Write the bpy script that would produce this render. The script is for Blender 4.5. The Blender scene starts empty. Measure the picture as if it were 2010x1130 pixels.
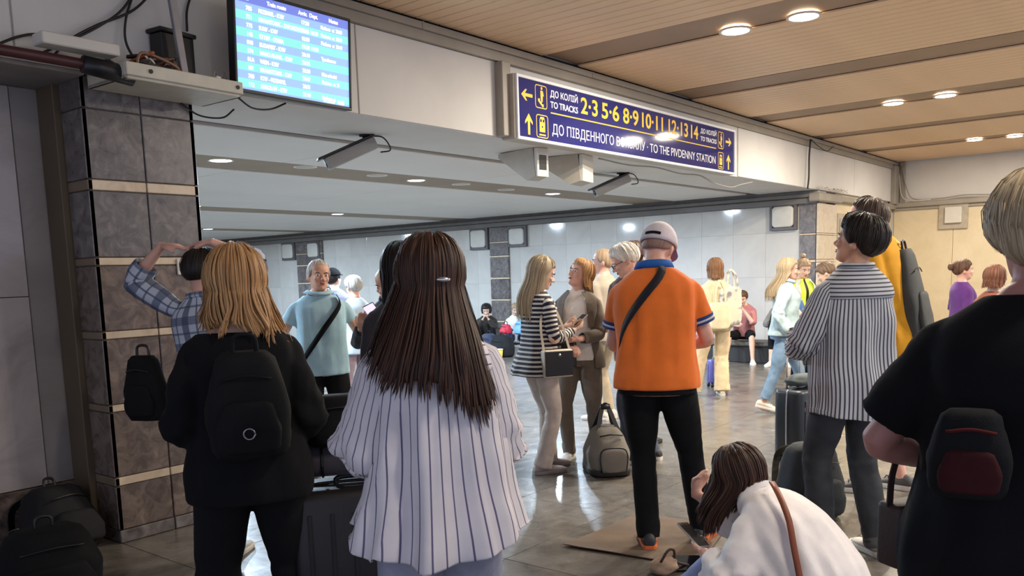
import bpy, math, random
import numpy as np
from mathutils import Vector, Matrix, noise

random.seed(7)
SC = bpy.context.scene
COL = SC.collection

# ------------------------------------------------------------------ camera, world, exposure
EYE = 1.55                                   # camera height
R_WC = ((0.62547504, -0.11843314, 0.77120332),
        (-0.77966735, -0.05687082, 0.62360607),
        (-0.02999666, -0.99133208, -0.12790973))      # columns: image right, image down, forward
cam_d = bpy.data.cameras.new('camera')
cam = bpy.data.objects.new('camera', cam_d)
COL.objects.link(cam)
cam_d.sensor_width = 36.0
cam_d.lens = 36.0 * 1667.0 / 2010.0
cam_d.shift_y = 187.0 / 2010.0               # the photograph is the upper part of a taller frame
cam_d.clip_start = 0.05
cam_d.clip_end = 200
_m = Matrix.Identity(4)
for _r in range(3):
    _m[_r][0] = R_WC[_r][0]
    _m[_r][1] = -R_WC[_r][1]
    _m[_r][2] = -R_WC[_r][2]
_m[0][3], _m[1][3], _m[2][3] = 0.0, 0.0, EYE
cam.matrix_world = _m
SC.camera = cam

world = bpy.data.worlds.new('world')
SC.world = world
world.use_nodes = True
world.node_tree.nodes['Background'].inputs[0].default_value = (0.60, 0.66, 0.86, 1)
world.node_tree.nodes['Background'].inputs[1].default_value = 0.95
SC.view_settings.view_transform = 'Standard'
SC.view_settings.look = 'None'
SC.view_settings.gamma = 1.0
SC.view_settings.use_curve_mapping = False
SC.view_settings.exposure = 0.42

# main dimensions of the hall (metres; X runs along the beam, Y into the side hall)
YB = 4.90      # face of the beam
XW = 14.10     # marble wall of the side hall
XE = 18.57     # end wall
ZC = 3.536     # slatted ceiling
ZL = 2.745     # low ceiling
YP = 5.00      # front of the stone pillar
PW, CW = 1667.0, (1005.0, 752.0)


def ray(x, y):
    c = (x - CW[0], y - CW[1], PW)
    return Vector([sum(R_WC[i][k] * c[k] for k in range(3)) for i in range(3)])


def on_floor(x, y, z=0.0):
    """Floor point seen at a photograph pixel."""
    d = ray(x, y)
    return Vector((0, 0, EYE)) + d * ((z - EYE) / d.z)


def at_depth(x, depth, y=545):
    """Ground position below a pixel column at a given depth."""
    p = Vector((0, 0, EYE)) + ray(x, y) * (depth / PW)
    return Vector((p.x, p.y, 0.0))


# ------------------------------------------------------------------ object helpers
def tag(o, label=None, cat=None, group=None, kind=None):
    if label: o['label'] = label
    if cat: o['category'] = cat
    if group: o['group'] = group
    if kind: o['kind'] = kind
    return o


def empty(name, loc=(0, 0, 0), rz=0.0, label=None, cat=None, group=None, parent=None):
    o = bpy.data.objects.new(name, None)
    o.empty_display_size = 0.1
    COL.objects.link(o)
    o.location = loc
    o.rotation_euler = (0, 0, rz)
    if parent: o.parent = parent
    return tag(o, label, cat, group)


def link(name, me, mats=None, parent=None, loc=None):
    o = bpy.data.objects.new(name, me)
    COL.objects.link(o)
    if mats is not None and not me.materials:
        for m in (mats if isinstance(mats, (list, tuple)) else [mats]):
            me.materials.append(m)
    if parent: o.parent = parent
    if loc is not None: o.location = loc
    return o


class MB:
    """Collects geometry for one mesh."""
    def __init__(s):
        s.v, s.f, s.uv, s.mi = [], [], [], []
        s.m = 0

    def add(s, verts, faces, uvs=None):
        b = len(s.v)
        s.v.extend([tuple(p) for p in verts])
        for k, f in enumerate(faces):
            s.f.append(tuple(i + b for i in f))
            s.uv.append(uvs[k] if uvs else [(0.0, 0.0)] * len(f))
            s.mi.append(s.m)
        return s

    def box(s, x0, x1, y0, y1, z0, z1):
        v = [(x, y, z) for z in (z0, z1) for y in (y0, y1) for x in (x0, x1)]
        return s.add(v, [(0, 2, 3, 1), (4, 5, 7, 6), (0, 1, 5, 4), (2, 6, 7, 3), (0, 4, 6, 2), (1, 3, 7, 5)])

    def bbox(s, x0, x1, y0, y1, z0, z1, b=0.01):
        """box with chamfered edges"""
        c = np.array([(x0 + x1) / 2, (y0 + y1) / 2, (z0 + z1) / 2])
        h = np.array([abs(x1 - x0) / 2, abs(y1 - y0) / 2, abs(z1 - z0) / 2])
        b = min(b, h.min() * 0.9)
        idx, v = {}, []
        for sx in (-1, 1):
            for sy in (-1, 1):
                for sz in (-1, 1):
                    sg = np.array([sx, sy, sz])
                    for a in range(3):
                        p = c + sg * (h - b)
                        p[a] += sg[a] * b
                        idx[(sx, sy, sz, a)] = len(v)
                        v.append(tuple(p))
        f = []
        for a in range(3):
            o1, o2 = (a + 1) % 3, (a + 2) % 3
            for sg in (-1, 1):
                q = []
                for s1, s2 in ((-1, -1), (1, -1), (1, 1), (-1, 1)):
                    k = [0, 0, 0]
                    k[a], k[o1], k[o2] = sg, s1, s2
                    q.append(idx[(k[0], k[1], k[2], a)])
                f.append(q if sg > 0 else q[::-1])
        for a in range(3):
            o1, o2 = (a + 1) % 3, (a + 2) % 3
            for s1 in (-1, 1):
                for s2 in (-1, 1):
                    k0, k1 = [0] * 3, [0] * 3
                    k0[a], k1[a] = -1, 1
                    k0[o1] = k1[o1] = s1
                    k0[o2] = k1[o2] = s2
                    q = [idx[(*k0, o1)], idx[(*k1, o1)], idx[(*k1, o2)], idx[(*k0, o2)]]
                    f.append(q if s1 * s2 < 0 else q[::-1])
        for sx in (-1, 1):
            for sy in (-1, 1):
                for sz in (-1, 1):
                    q = [idx[(sx, sy, sz, a)] for a in range(3)]
                    f.append(q if sx * sy * sz > 0 else q[::-1])
        return s.add(v, f)

    def rings(s, R, cap0=True, cap1=True, closed=True, vlen=True, u0=0.0, u1=1.0):
        """skin a stack of rings: R has shape (m, n, 3)"""
        R = np.asarray(R, float)
        m, n = R.shape[:2]
        vv = np.zeros(m)
        if vlen:
            vv[1:] = np.cumsum(np.linalg.norm(R.mean(1)[1:] - R.mean(1)[:-1], axis=1))
        else:
            vv = np.linspace(0, 1, m)
        F, U = [], []
        nn = n if closed else n - 1
        du = (u1 - u0) / (n if closed else n - 1)
        for i in range(m - 1):
            for j in range(nn):
                k = (j + 1) % n
                F.append((i * n + j, i * n + k, (i + 1) * n + k, (i + 1) * n + j))
                a, b = u0 + j * du, u0 + (j + 1) * du
                U.append([(a, vv[i]), (b, vv[i]), (b, vv[i + 1]), (a, vv[i + 1])])
        if cap0:
            F.append(tuple(range(n))[::-1]); U.append([(u0, vv[0])] * n)
        if cap1:
            F.append(tuple((m - 1) * n + j for j in range(n))); U.append([(u0, vv[-1])] * n)
        return s.add(R.reshape(-1, 3), F, U)

    def tube(s, pts, rad, n=10, cap=True, ref=None, m=None, flat=1.0, sq=2.0, disp=None):
        """tube along a path; rad is a number or a list of numbers or (a, b) pairs"""
        P = np.array([tuple(p) for p in pts], float)
        if np.isscalar(rad): rad = [rad] * len(P)
        Rr = np.array([(r, r * flat) if np.isscalar(r) else r for r in rad], float)
        if m:
            K = smooth(np.hstack([P, Rr]), m)
            P, Rr = K[:, :3], K[:, 3:]
        T = np.gradient(P, axis=0)
        T /= np.linalg.norm(T, axis=1)[:, None] + 1e-12
        a = np.array(ref if ref is not None else (0.31, 0.95, 0.07), float)
        if abs(a.dot(T[0]) / np.linalg.norm(a)) > 0.95: a = np.array((0.9, 0.1, 0.4))
        ang = np.arange(n) * 2 * math.pi / n
        ca, sa = np.cos(ang), np.sin(ang)
        if sq != 2.0:
            q = (np.abs(ca) ** sq + np.abs(sa) ** sq) ** (-1 / sq)
            ca, sa = ca * q, sa * q
        out = []
        for i in range(len(P)):
            a = a - T[i] * a.dot(T[i]); a /= np.linalg.norm(a)
            b = np.cross(T[i], a)
            r = P[i] + np.outer(ca * Rr[i, 0], a) + np.outer(sa * Rr[i, 1], b)
            if disp is not None:
                d = np.array([disp(j / n, i / (len(P) - 1)) for j in range(n)])
                o = r - P[i]; ln = np.linalg.norm(o, axis=1)[:, None] + 1e-9
                r = r + o / ln * d[:, None]
            out.append(r)
        return s.rings(out, cap, cap)

    def ball(s, c, r, n=14, m=9, rot=None):
        """ellipsoid"""
        r = np.array((r, r, r) if np.isscalar(r) else r, float)
        out = []
        for i in range(m):
            t = math.pi * (i + 0.5) / m
            z, q = -math.cos(t), math.sin(t)
            a = np.arange(n) * 2 * math.pi / n
            out.append(np.stack([np.cos(a) * q * r[0], np.sin(a) * q * r[1], np.full(n, z * r[2])], 1))
        out = np.array(out)
        if rot is not None:
            out = out @ np.array(rot).T
        return s.rings(out + np.array(tuple(c)), True, True)

    def prism(s, poly, z0, z1):
        """polygon in xy extruded in z"""
        n = len(poly)
        v = [(x, y, z0) for x, y in poly] + [(x, y, z1) for x, y in poly]
        return s.add(v, [tuple(range(n))[::-1], tuple(range(n, 2 * n))] + [(i, (i + 1) % n, n + (i + 1) % n, n + i) for i in range(n)])

    def mesh(s, name, mats=None, smooth_=False, flip=False):
        me = bpy.data.meshes.new(name)
        me.from_pydata(s.v, [], [f[::-1] for f in s.f] if flip else s.f)
        uvl = me.uv_layers.new(name='UVMap')
        flat = []
        for u in s.uv:
            for a in (u[::-1] if flip else u): flat.extend(a)
        uvl.data.foreach_set('uv', flat)
        me.polygons.foreach_set('material_index', s.mi)
        if smooth_: me.polygons.foreach_set('use_smooth', [True] * len(s.f))
        for m in (mats if isinstance(mats, (list, tuple)) else [mats] if mats else []):
            me.materials.append(m)
        me.update()
        return me

    def build(s, name, mats, parent=None, smooth_=False, loc=None):
        return link(name, s.mesh(name, mats, smooth_), None, parent, loc)


def smooth(K, m):
    """Catmull-Rom through the rows of K, m samples"""
    K = np.asarray(K, float)
    n = len(K)
    E = np.vstack([2 * K[0] - K[1], K, 2 * K[-1] - K[-2]])
    out = []
    for t in np.linspace(0, n - 1, m):
        i = min(int(t), n - 2); f = t - i
        p0, p1, p2, p3 = E[i], E[i + 1], E[i + 2], E[i + 3]
        out.append(0.5 * (2 * p1 + (p2 - p0) * f + (2 * p0 - 5 * p1 + 4 * p2 - p3) * f * f + (3 * p1 - p0 - 3 * p2 + p3) * f ** 3))
    return np.array(out)


def rbox_mesh(w, d, h, r=0.05, b=0.02, n=6):
    """box with rounded vertical corners and softened top and bottom, centred on x,y, base at z=0"""
    mb = MB()
    prof = [(-b, 0.0), (-b * 0.3, b * 0.3), (0, b), (0, h - b), (-b * 0.3, h - b * 0.3), (-b, h)]
    R = []
    for off, z in prof:
        ring = []
        for k, (sx, sy) in enumerate(((1, 1), (-1, 1), (-1, -1), (1, -1))):
            for i in range(n):
                a = math.pi / 2 * (k + i / (n - 1))
                ring.append((sx * (w / 2 - r) + math.cos(a) * (r + off), sy * (d / 2 - r) + math.sin(a) * (r + off), z))
        R.append(ring)
    mb.rings(R)
    return mb


# ------------------------------------------------------------------ materials
def srgb(r, g, b):
    f = lambda c: (c / 255 / 12.92) if c / 255 <= 0.04045 else ((c / 255 + 0.055) / 1.055) ** 2.4
    return (f(r), f(g), f(b), 1.0)


def nmat(name):
    m = bpy.data.materials.new(name)
    m.use_nodes = True
    nt = m.node_tree
    return m, nt, nt.nodes['Principled BSDF']


def nd(nt, t, **kw):
    n = nt.nodes.new(t)
    for k, v in kw.items():
        if k.startswith('i_'):
            key = k[2:]
            key = int(key) if key.isdigit() else key.replace('_', ' ')
            n.inputs[key].default_value = v
        else:
            setattr(n, k, v)
    return n


def ramp(nt, fac, stops, interp='LINEAR'):
    r = nd(nt, 'ShaderNodeValToRGB')
    r.color_ramp.interpolation = interp
    e = r.color_ramp.elements
    while len(e) < len(stops): e.new(0.5)
    for k, (p, c) in enumerate(stops):
        e[k].position = p
        e[k].color = c
    nt.links.new(fac, r.inputs[0])
    return r


def mathn(nt, op, a, b=None, c=None):
    n = nd(nt, 'ShaderNodeMath', operation=op)
    for k, x in enumerate((a, b, c)):
        if x is None: continue
        if isinstance(x, (int, float)): n.inputs[k].default_value = x
        else: nt.links.new(x, n.inputs[k])
    return n.outputs[0]


def mixc(nt, fac, a, b):
    n = nd(nt, 'ShaderNodeMix', data_type='RGBA')
    for s_, x in ((n.inputs['Factor'], fac), (n.inputs[6], a), (n.inputs[7], b)):
        if isinstance(x, (int, float)): s_.default_value = x
        elif isinstance(x, tuple): s_.default_value = x
        else: nt.links.new(x, s_)
    return n.outputs[2]


MATS = {}


def plain(name, rgb, rough=0.6, metal=0.0, var=0.12, scale=8.0, bump=0.0, bscale=60.0, spec=0.5, coords='Object', sheen=0.0):
    """plain colour with a little procedural variation and fine relief"""
    if name in MATS: return MATS[name]
    m, nt, p = nmat(name)
    tc = nd(nt, 'ShaderNodeTexCoord')
    nz = nd(nt, 'ShaderNodeTexNoise', i_Scale=scale, i_Detail=4.0)
    nt.links.new(tc.outputs[coords], nz.inputs['Vector'])
    c = srgb(*rgb)
    lo = tuple(x * (1 - var) for x in c[:3]) + (1,)
    hi = tuple(min(1, x * (1 + var)) for x in c[:3]) + (1,)
    r = ramp(nt, nz.outputs['Fac'], [(0.3, lo), (0.7, hi)])
    nt.links.new(r.outputs[0], p.inputs['Base Color'])
    p.inputs['Roughness'].default_value = rough
    p.inputs['Metallic'].default_value = metal
    p.inputs['Specular IOR Level'].default_value = spec
    if sheen: p.inputs['Sheen Weight'].default_value = sheen
    if bump:
        n2 = nd(nt, 'ShaderNodeTexNoise', i_Scale=bscale, i_Detail=5.0)
        nt.links.new(tc.outputs[coords], n2.inputs['Vector'])
        b = nd(nt, 'ShaderNodeBump', i_Strength=bump, i_Distance=0.01)
        nt.links.new(n2.outputs['Fac'], b.inputs['Height'])
        nt.links.new(b.outputs[0], p.inputs['Normal'])
    MATS[name] = m
    return m


def stone(name, cols, scale=3.0, rough=0.35, vein=None, per_piece=0.25, vscale=2.0, bump=0.05, distort=1.5, spec=None):
    """polished stone: clouds, veins, each piece a little different"""
    if name in MATS: return MATS[name]
    m, nt, p = nmat(name)
    tc = nd(nt, 'ShaderNodeTexCoord')
    oi = nd(nt, 'ShaderNodeObjectInfo')
    add = nd(nt, 'ShaderNodeVectorMath', operation='ADD')
    sc_ = nd(nt, 'ShaderNodeVectorMath', operation='SCALE', i_Scale=37.0)
    cx = nd(nt, 'ShaderNodeCombineXYZ')
    for k in range(3): nt.links.new(oi.outputs['Random'], cx.inputs[k])
    nt.links.new(cx.outputs[0], sc_.inputs[0])
    geo = nd(nt, 'ShaderNodeNewGeometry')
    nt.links.new(geo.outputs['Position'], add.inputs[0])
    nt.links.new(sc_.outputs[0], add.inputs[1])
    nz = nd(nt, 'ShaderNodeTexNoise', i_Scale=scale, i_Detail=9.0, i_Roughness=0.65, i_Distortion=distort)
    nt.links.new(add.outputs[0], nz.inputs['Vector'])
    r = ramp(nt, nz.outputs['Fac'], [(0.25 + 0.5 * k / max(1, len(cols) - 1), srgb(*c)) for k, c in enumerate(cols)])
    out = r.outputs[0]
    if vein:
        n2 = nd(nt, 'ShaderNodeTexNoise', i_Scale=vscale, i_Detail=6.0, i_Distortion=2.0)
        nt.links.new(add.outputs[0], n2.inputs['Vector'])
        v = mathn(nt, 'ABSOLUTE', mathn(nt, 'SUBTRACT', n2.outputs['Fac'], 0.5))
        f = ramp(nt, v, [(0.0, (1, 1, 1, 1)), (0.018, (0, 0, 0, 1))])
        out = mixc(nt, mathn(nt, 'MULTIPLY', f.outputs[0], 0.6), out, srgb(*vein))
    hv = nd(nt, 'ShaderNodeHueSaturation')
    nt.links.new(out, hv.inputs['Color'])
    nt.links.new(mathn(nt, 'MULTIPLY_ADD', oi.outputs['Random'], per_piece, 1 - per_piece / 2), hv.inputs['Value'])
    nt.links.new(hv.outputs[0], p.inputs['Base Color'])
    rr = mathn(nt, 'MULTIPLY_ADD', nz.outputs['Fac'], 0.2, rough - 0.1)
    nt.links.new(rr, p.inputs['Roughness'])
    if spec: p.inputs['Specular IOR Level'].default_value = spec
    if bump:
        b = nd(nt, 'ShaderNodeBump', i_Strength=bump, i_Distance=0.01)
        n3 = nd(nt, 'ShaderNodeTexNoise', i_Scale=14.0, i_Detail=6.0)
        nt.links.new(geo.outputs['Position'], n3.inputs['Vector'])
        nt.links.new(n3.outputs['Fac'], b.inputs['Height'])
        nt.links.new(b.outputs[0], p.inputs['Normal'])
    MATS[name] = m
    return m


def glow(name, rgb, strength):
    if name in MATS: return MATS[name]
    m, nt, p = nmat(name)
    p.inputs['Base Color'].default_value = srgb(*rgb)
    p.inputs['Emission Color'].default_value = srgb(*rgb)
    p.inputs['Emission Strength'].default_value = strength
    MATS[name] = m
    return m


def text_mesh(body, size, squeeze=1.0, bold=0.0, extrude=0.001, align='LEFT'):
    cu = bpy.data.curves.new('lettering', 'FONT')
    cu.body = body
    cu.size = size
    cu.align_x = align
    cu.extrude = extrude
    cu.offset = bold
    o = bpy.data.objects.new('lettering', cu)
    COL.objects.link(o)
    dg = bpy.context.evaluated_depsgraph_get()
    me = bpy.data.meshes.new_from_object(o.evaluated_get(dg))
    bpy.data.objects.remove(o)
    for v in me.vertices: v.co.x *= squeeze
    return me
# ------------------------------------------------------------------ setting materials
M_FLOOR = stone('floor_stone', [(74, 69, 64), (104, 98, 91), (124, 118, 109)], scale=5.0, rough=0.24, per_piece=0.08, bump=0.06, distort=0.6, spec=0.8)
M_GROUT = plain('dark_grout', (96, 90, 83), 0.9, bump=0.2)
M_MARBLE = stone('pale_marble', [(186, 181, 174), (198, 194, 187), (208, 204, 197)], scale=1.1, rough=0.09, per_piece=0.07, bump=0.01, distort=0.4)
M_DARKST = stone('dark_stone', [(66, 60, 60), (104, 97, 95), (142, 134, 130)], scale=11.0, rough=0.30, per_piece=0.22, bump=0.10, distort=0.8)
M_BROWNST = stone('brown_stone', [(66, 54, 50), (104, 90, 82), (146, 128, 116)], scale=10.0, rough=0.28, per_piece=0.2, bump=0.10, distort=1.0)
M_LIGHTST = stone('light_stone', [(176, 160, 140), (200, 186, 166), (212, 200, 184)], scale=5.0, rough=0.35, per_piece=0.1)
M_STRIP = stone('pale_stone_strip', [(178, 156, 132), (206, 186, 160), (216, 200, 176)], scale=6.0, rough=0.4, per_piece=0.08)
M_WHITE = plain('white_plaster', (206, 203, 198), 0.75, var=0.05, scale=2.0, bump=0.05, bscale=30)
M_CREAM = stone('cream_marble', [(204, 187, 152), (214, 198, 166), (220, 206, 176)], scale=1.5, rough=0.35, per_piece=0.05, bump=0.02)
M_GREYMETAL = plain('grey_cornice', (150, 142, 130), 0.5, var=0.1, scale=3.0, bump=0.04)
M_DARKMETAL = plain('dark_metal', (48, 47, 50), 0.45, 0.6)
M_SLAT = plain('tan_slat', (222, 190, 156), 0.5, var=0.08, scale=1.5)
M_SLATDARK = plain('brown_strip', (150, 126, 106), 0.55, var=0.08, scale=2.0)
M_PANEL = plain('white_ceiling_panel', (212, 208, 202), 0.6, var=0.03, scale=1.0)
M_RECESS = plain('beige_recess', (138, 122, 102), 0.6, var=0.06, scale=2.0)
M_VOID = plain('dark_void', (22, 20, 20), 0.9)
M_OLIVE = plain('olive_trim', (92, 78, 60), 0.55, var=0.12, scale=3.0, bump=0.05)
M_LEFTWALL = stone('left_marble', [(150, 140, 136), (172, 162, 158), (184, 174, 170)], scale=1.8, rough=0.14, per_piece=0.08, bump=0.02)
M_LEFTDULL = stone('left_panel', [(128, 120, 116), (144, 136, 132), (154, 146, 142)], scale=1.5, rough=0.32, per_piece=0.05, bump=0.02)


def struct(o):
    o['kind'] = 'structure'
    return o


# ------------------------------------------------------------------ floor of stone slabs
fl = struct(MB().box(-4, 20, -4, 22, -0.30, -0.006).build('floor', M_GROUT))
SX, SY = 1.08, 0.72
slab_me = MB().bbox(0.002, SX - 0.002, 0.002, SY - 0.002, -0.06, 0.0, 0.001).mesh('slab', M_FLOOR)
spots = []
for ix in range(-4, 22):
    for iy in range(-6, 31):
        x, y = 3.46 + (ix - 3) * SX, iy * SY
        if -4 <= x and x + SX <= 20.01 and -4 <= y and y + SY <= 22:
            c = Vector((x + SX / 2, y + SY / 2))
            ang = math.degrees(math.atan2(c.y, c.x)) - 39.0
            seen = abs(ang) < 40 and c.length > 1.5 and c.x < 14.3
            spots.append((0 if seen else 1, c.length, x, y))
spots.sort()
rest = MB()
for k, (s_, d_, x, y) in enumerate(spots):
    if k < 290:
        link('slab', slab_me, None, fl, (x, y, 0.0))
    else:
        rest.box(x + 0.004, x + SX - 0.004, y + 0.004, y + SY - 0.004, -0.05, -0.001)
tag(rest.build('slab_field', M_FLOOR, fl), kind='stuff')

# ------------------------------------------------------------------ slatted ceiling of the front hall
ce = struct(MB().box(-3, XE + 0.2, -4, YB, ZC + 0.07, ZC + 0.3).build('ceiling', M_VOID))
strips = [2.25, 4.55 - 2.3 * 0, 6.91, 9.32, 11.56, 13.9, 16.2]
strips = [2.20, 4.555, 6.91, 9.32, 11.60, 13.9, 16.2]
slat_me = MB().bbox(0.0, 0.128, -3.8, YB - 0.05, 0.0, 0.02, 0.004).mesh('slat', M_SLAT)
lens = {}
x = -1.5
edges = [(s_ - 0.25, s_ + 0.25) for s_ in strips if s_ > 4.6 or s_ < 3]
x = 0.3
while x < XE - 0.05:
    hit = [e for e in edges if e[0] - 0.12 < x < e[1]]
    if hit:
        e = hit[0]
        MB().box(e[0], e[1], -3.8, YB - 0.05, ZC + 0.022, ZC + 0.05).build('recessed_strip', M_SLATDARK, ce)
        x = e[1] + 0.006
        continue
    link('slat', slat_me, None, ce, (x, 0, ZC))
    x += 0.138

# ------------------------------------------------------------------ beam between the two halls
bm = struct(MB().box(-3, XE, YB, YB + 0.95, ZL, ZC + 0.1).build('wall_beam', M_WHITE))
c1 = MB()
c1.box(-3, XE, YB - 0.05, YB + 0.01, 3.385, 3.46)
c1.box(-3, XE, YB - 0.075, YB + 0.01, 3.462, 3.515)
tr = struct(c1.build('trim_1', M_GREYMETAL))
for jx in (2.6, 5.0, 7.4, 9.8, 12.2, 14.6, 17.0):
    MB().box(jx - 0.008, jx + 0.008, YB - 0.08, YB, 3.46, 3.518).build('joint_cover', M_GREYMETAL, tr)
st = struct(MB().box(-3, XE, YB - 0.02, YB + 0.01, 3.515, ZC + 0.02).build('trim_2', M_VOID))
# white facing panels of the beam with their frame strips
xs = [-3, -0.5, 2.0, 4.35, 6.06, 10.98, 13.4, 15.9, 18.22]
for a, b in zip(xs[:-1], xs[1:]):
    if a == 6.06: continue
    MB().bbox(a + 0.006, b - 0.006, YB - 0.015, YB + 0.005, ZL + 0.005, 3.382, 0.003).build('facing_panel', M_WHITE, bm)
struct(MB().bbox(18.22, 18.50, YB - 0.10, YB + 0.01, ZL - 0.05, 3.45, 0.01).build('trim_3', M_GREYMETAL))
MB().bbox(XE - 0.06, XE, YB - 0.2, YB - 0.1, 2.72, ZC, 0.01).build('corner_pipe', M_GREYMETAL, tr)

# ------------------------------------------------------------------ low white ceiling of the side hall
lc = struct(MB().box(-3, XW, YB + 0.95, 22, ZL + 0.10, ZL + 0.3).build('ceiling_side', M_VOID))
MB().box(-3, XW - 0.05, 5.852, 6.02, ZL + 0.03, ZL + 0.05).build('slot_grille', M_DARKMETAL, lc)
bands = [(6.02, 7.38), (8.22, 10.24), (10.25, 12.28), (13.1, 15.1), (15.11, 17.1), (17.9, 19.9), (19.91, 21.9)]
for y0, y1 in bands:
    for k in range(6):
        x0 = -2.9 + k * 2.8
        MB().bbox(x0 + 0.002, min(x0 + 2.8, XW - 0.22) - 0.002, y0, y1, ZL, ZL + 0.06, 0.006).build('ceiling_panel', M_PANEL, lc)
for y0, y1 in ((7.38, 8.22), (12.28, 13.1), (17.1, 17.9)):
    for k in range(6):
        x0 = -2.9 + k * 2.8
        MB().box(x0, min(x0 + 2.8, XW - 0.22), y0, y1, ZL + 0.012, ZL + 0.05).build('recessed_strip', M_RECESS, lc)

# ------------------------------------------------------------------ marble wall of the side hall
fw = struct(MB().box(XW + 0.006, XW + 0.4, YB, 22, -0.05, ZL + 0.3).build('wall_far', plain('pale_grout', (182, 177, 170), .9)))
rows = [(0.0, 0.62), (0.62, 1.36), (1.36, 2.10), (2.10, 2.53)]
y = 5.36
ky = 0
cols_far = [(11.36, 11.86), (17.45, 18.5)]
for k in range(27):
    y0, y1 = 5.18 + k * 0.59, 5.18 + (k + 1) * 0.59
    for (z0, z1) in rows:
        segs = [(y0, y1)]
        for a, b in cols_far:
            ns = []
            for p, q in segs:
                if q <= a or p >= b: ns.append((p, q)); continue
                if p < a - 0.02: ns.append((p, a))
                if q > b + 0.02: ns.append((b, q))
            segs = ns
        for p, q in segs:
            MB().bbox(XW, XW + 0.05, p + 0.001, q - 0.001, z0 + 0.001, z1 - 0.001, 0.001).build('marble_slab', M_MARBLE, fw)
struct(MB().box(-3, XW + 0.4, 21.9, 22.2, 0, ZL + 0.3).build('wall_back', M_MARBLE))
cab = MB()
cab.bbox(XW - 0.10, XW + 0.05, 4.9, 22, 2.535, 2.63, 0.01)
cab.bbox(XW - 0.14, XW + 0.05, 4.9, 22, 2.635, 2.70, 0.012)
struct(cab.build('trim_4', plain('grey_trunking', (112, 108, 104), 0.5, var=0.1, scale=3.0, bump=0.05)))

# stone columns set into the marble wall: dark tiles between pale strips
def wall_column(y0, y1):
    c = struct(MB().box(XW - 0.035, XW + 0.02, y0 + 0.01, y1 - 0.01, 0, 2.53).build('trim_column', M_GROUT))
    zs = [0.0, 0.08, 0.52, 0.56, 0.98, 1.02, 1.44, 1.48, 1.90, 1.94, 2.20, 2.23, 2.53]
    for k in range(len(zs) - 1):
        pale = k % 2 == 1 if k > 0 else False
        z0, z1 = zs[k], zs[k + 1]
        narrow = (z1 - z0) < 0.06
        nm, mt = ('pale_strip', M_STRIP) if narrow else ('stone_tile', M_DARKST)
        MB().bbox(XW - (0.050 if narrow else 0.056), XW, y0, y1, z0 + 0.003, z1 - 0.003, 0.004).build(nm, mt, c)
    return c

wall_column(11.36, 11.86)
wall_column(17.45, 18.5)

# corner pier where the marble wall ends below the beam
pc = struct(MB().box(XW + 0.01, 14.97, YB + 0.01, YB + 0.5, 0, ZL).build('trim_pier', M_GROUT))
zs = [0.0, 0.36, 0.40, 0.76, 0.80, 1.17, 1.21, 1.585, 1.63, 2.03, 2.06, 2.54]
for k in range(len(zs) - 1):
    z0, z1 = zs[k], zs[k + 1]
    narrow = (z1 - z0) < 0.06
    nm, mt = ('pale_strip', M_STRIP) if narrow else ('stone_tile', M_DARKST)
    MB().bbox(XW - 0.03, XW + 0.02, YB, YB + 0.28, z0 + 0.003, z1 - 0.003, 0.004).build(nm, mt, pc)
    MB().bbox(XW - 0.03, 14.97, YB - 0.03, YB + 0.02, z0 + 0.003, z1 - 0.003, 0.004).build('light_stone_tile', M_LIGHTST, pc)
MB().bbox(XW - 0.16, 15.05, YB - 0.10, YB + 0.1, 2.56, 2.70, 0.02).build('pier_cap', M_GREYMETAL, pc)

# cream side wall and end wall beyond the pier
ws = struct(MB().box(14.97, XE, YB + 0.04, YB + 0.4, 0, ZL).build('wall_side', M_CREAM))
struct(MB().bbox(14.97, XE, YB - 0.06, YB + 0.05, 2.60, 2.70, 0.015).build('trim_5', M_GREYMETAL))
we = struct(MB().box(XE + 0.01, XE + 0.4, -6, YB + 0.5, 0, ZC + 0.3).build('wall_right', M_WHITE))
for k in range(9):
    y0 = YB - (k + 1) * 1.1
    MB().bbox(XE - 0.02, XE + 0.02, y0 + 0.003, y0 + 1.097, 0.0, 2.6, 0.003).build('cream_slab', M_CREAM, we)
lg = MB()
lg.bbox(XE - 0.12, XE + 0.02, -6, YB, 2.63, 2.73, 0.015)
lg.bbox(XE - 0.06, XE + 0.02, -6, YB, 2.57, 2.63, 0.008)
struct(lg.build('trim_6', M_GREYMETAL))

# ------------------------------------------------------------------ left: stone pillar, olive trim, polished marble
pl = struct(MB().box(2.385, 3.055, YP + 0.012, 5.60, 0, ZL + 0.05).build('wall_pillar', M_GROUT))
zs = [(0.0, 0.08, 'b'), (0.08, 0.35, 'd'), (0.35, 0.405, 's'), (0.405, 0.80, 'd'), (0.80, 0.845, 's'), (0.845, 1.235, 'd'), (1.235, 1.283, 's'),
      (1.283, 1.668, 'd'), (1.668, 1.716, 's'), (1.716, 2.10, 'd'), (2.10, 2.163, 's'), (2.163, 2.56, 'd'), (2.56, ZL, 'd')]
for z0, z1, t in zs:
    mt = {'d': M_BROWNST if z0 < 1.7 else M_DARKST, 's': M_STRIP, 'b': M_DARKST}[t]
    nm = 'pale_strip' if t == 's' else 'stone_tile'
    pr = 0.008 if t == 'b' else 0.0
    for a, b in ((2.37, 2.722), (2.727, 3.07)):
        MB().bbox(a + 0.001, b - 0.001, YP - pr, YP + 0.03, z0 + 0.0025, z1 - 0.0025, 0.004).build(nm, mt, pl)
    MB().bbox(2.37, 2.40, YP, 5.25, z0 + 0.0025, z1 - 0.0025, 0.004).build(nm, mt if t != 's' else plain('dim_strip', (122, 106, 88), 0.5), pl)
    MB().bbox(3.04, 3.07, YP, 5.6, z0 + 0.0025, z1 - 0.0025, 0.004).build(nm, mt, pl)
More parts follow.
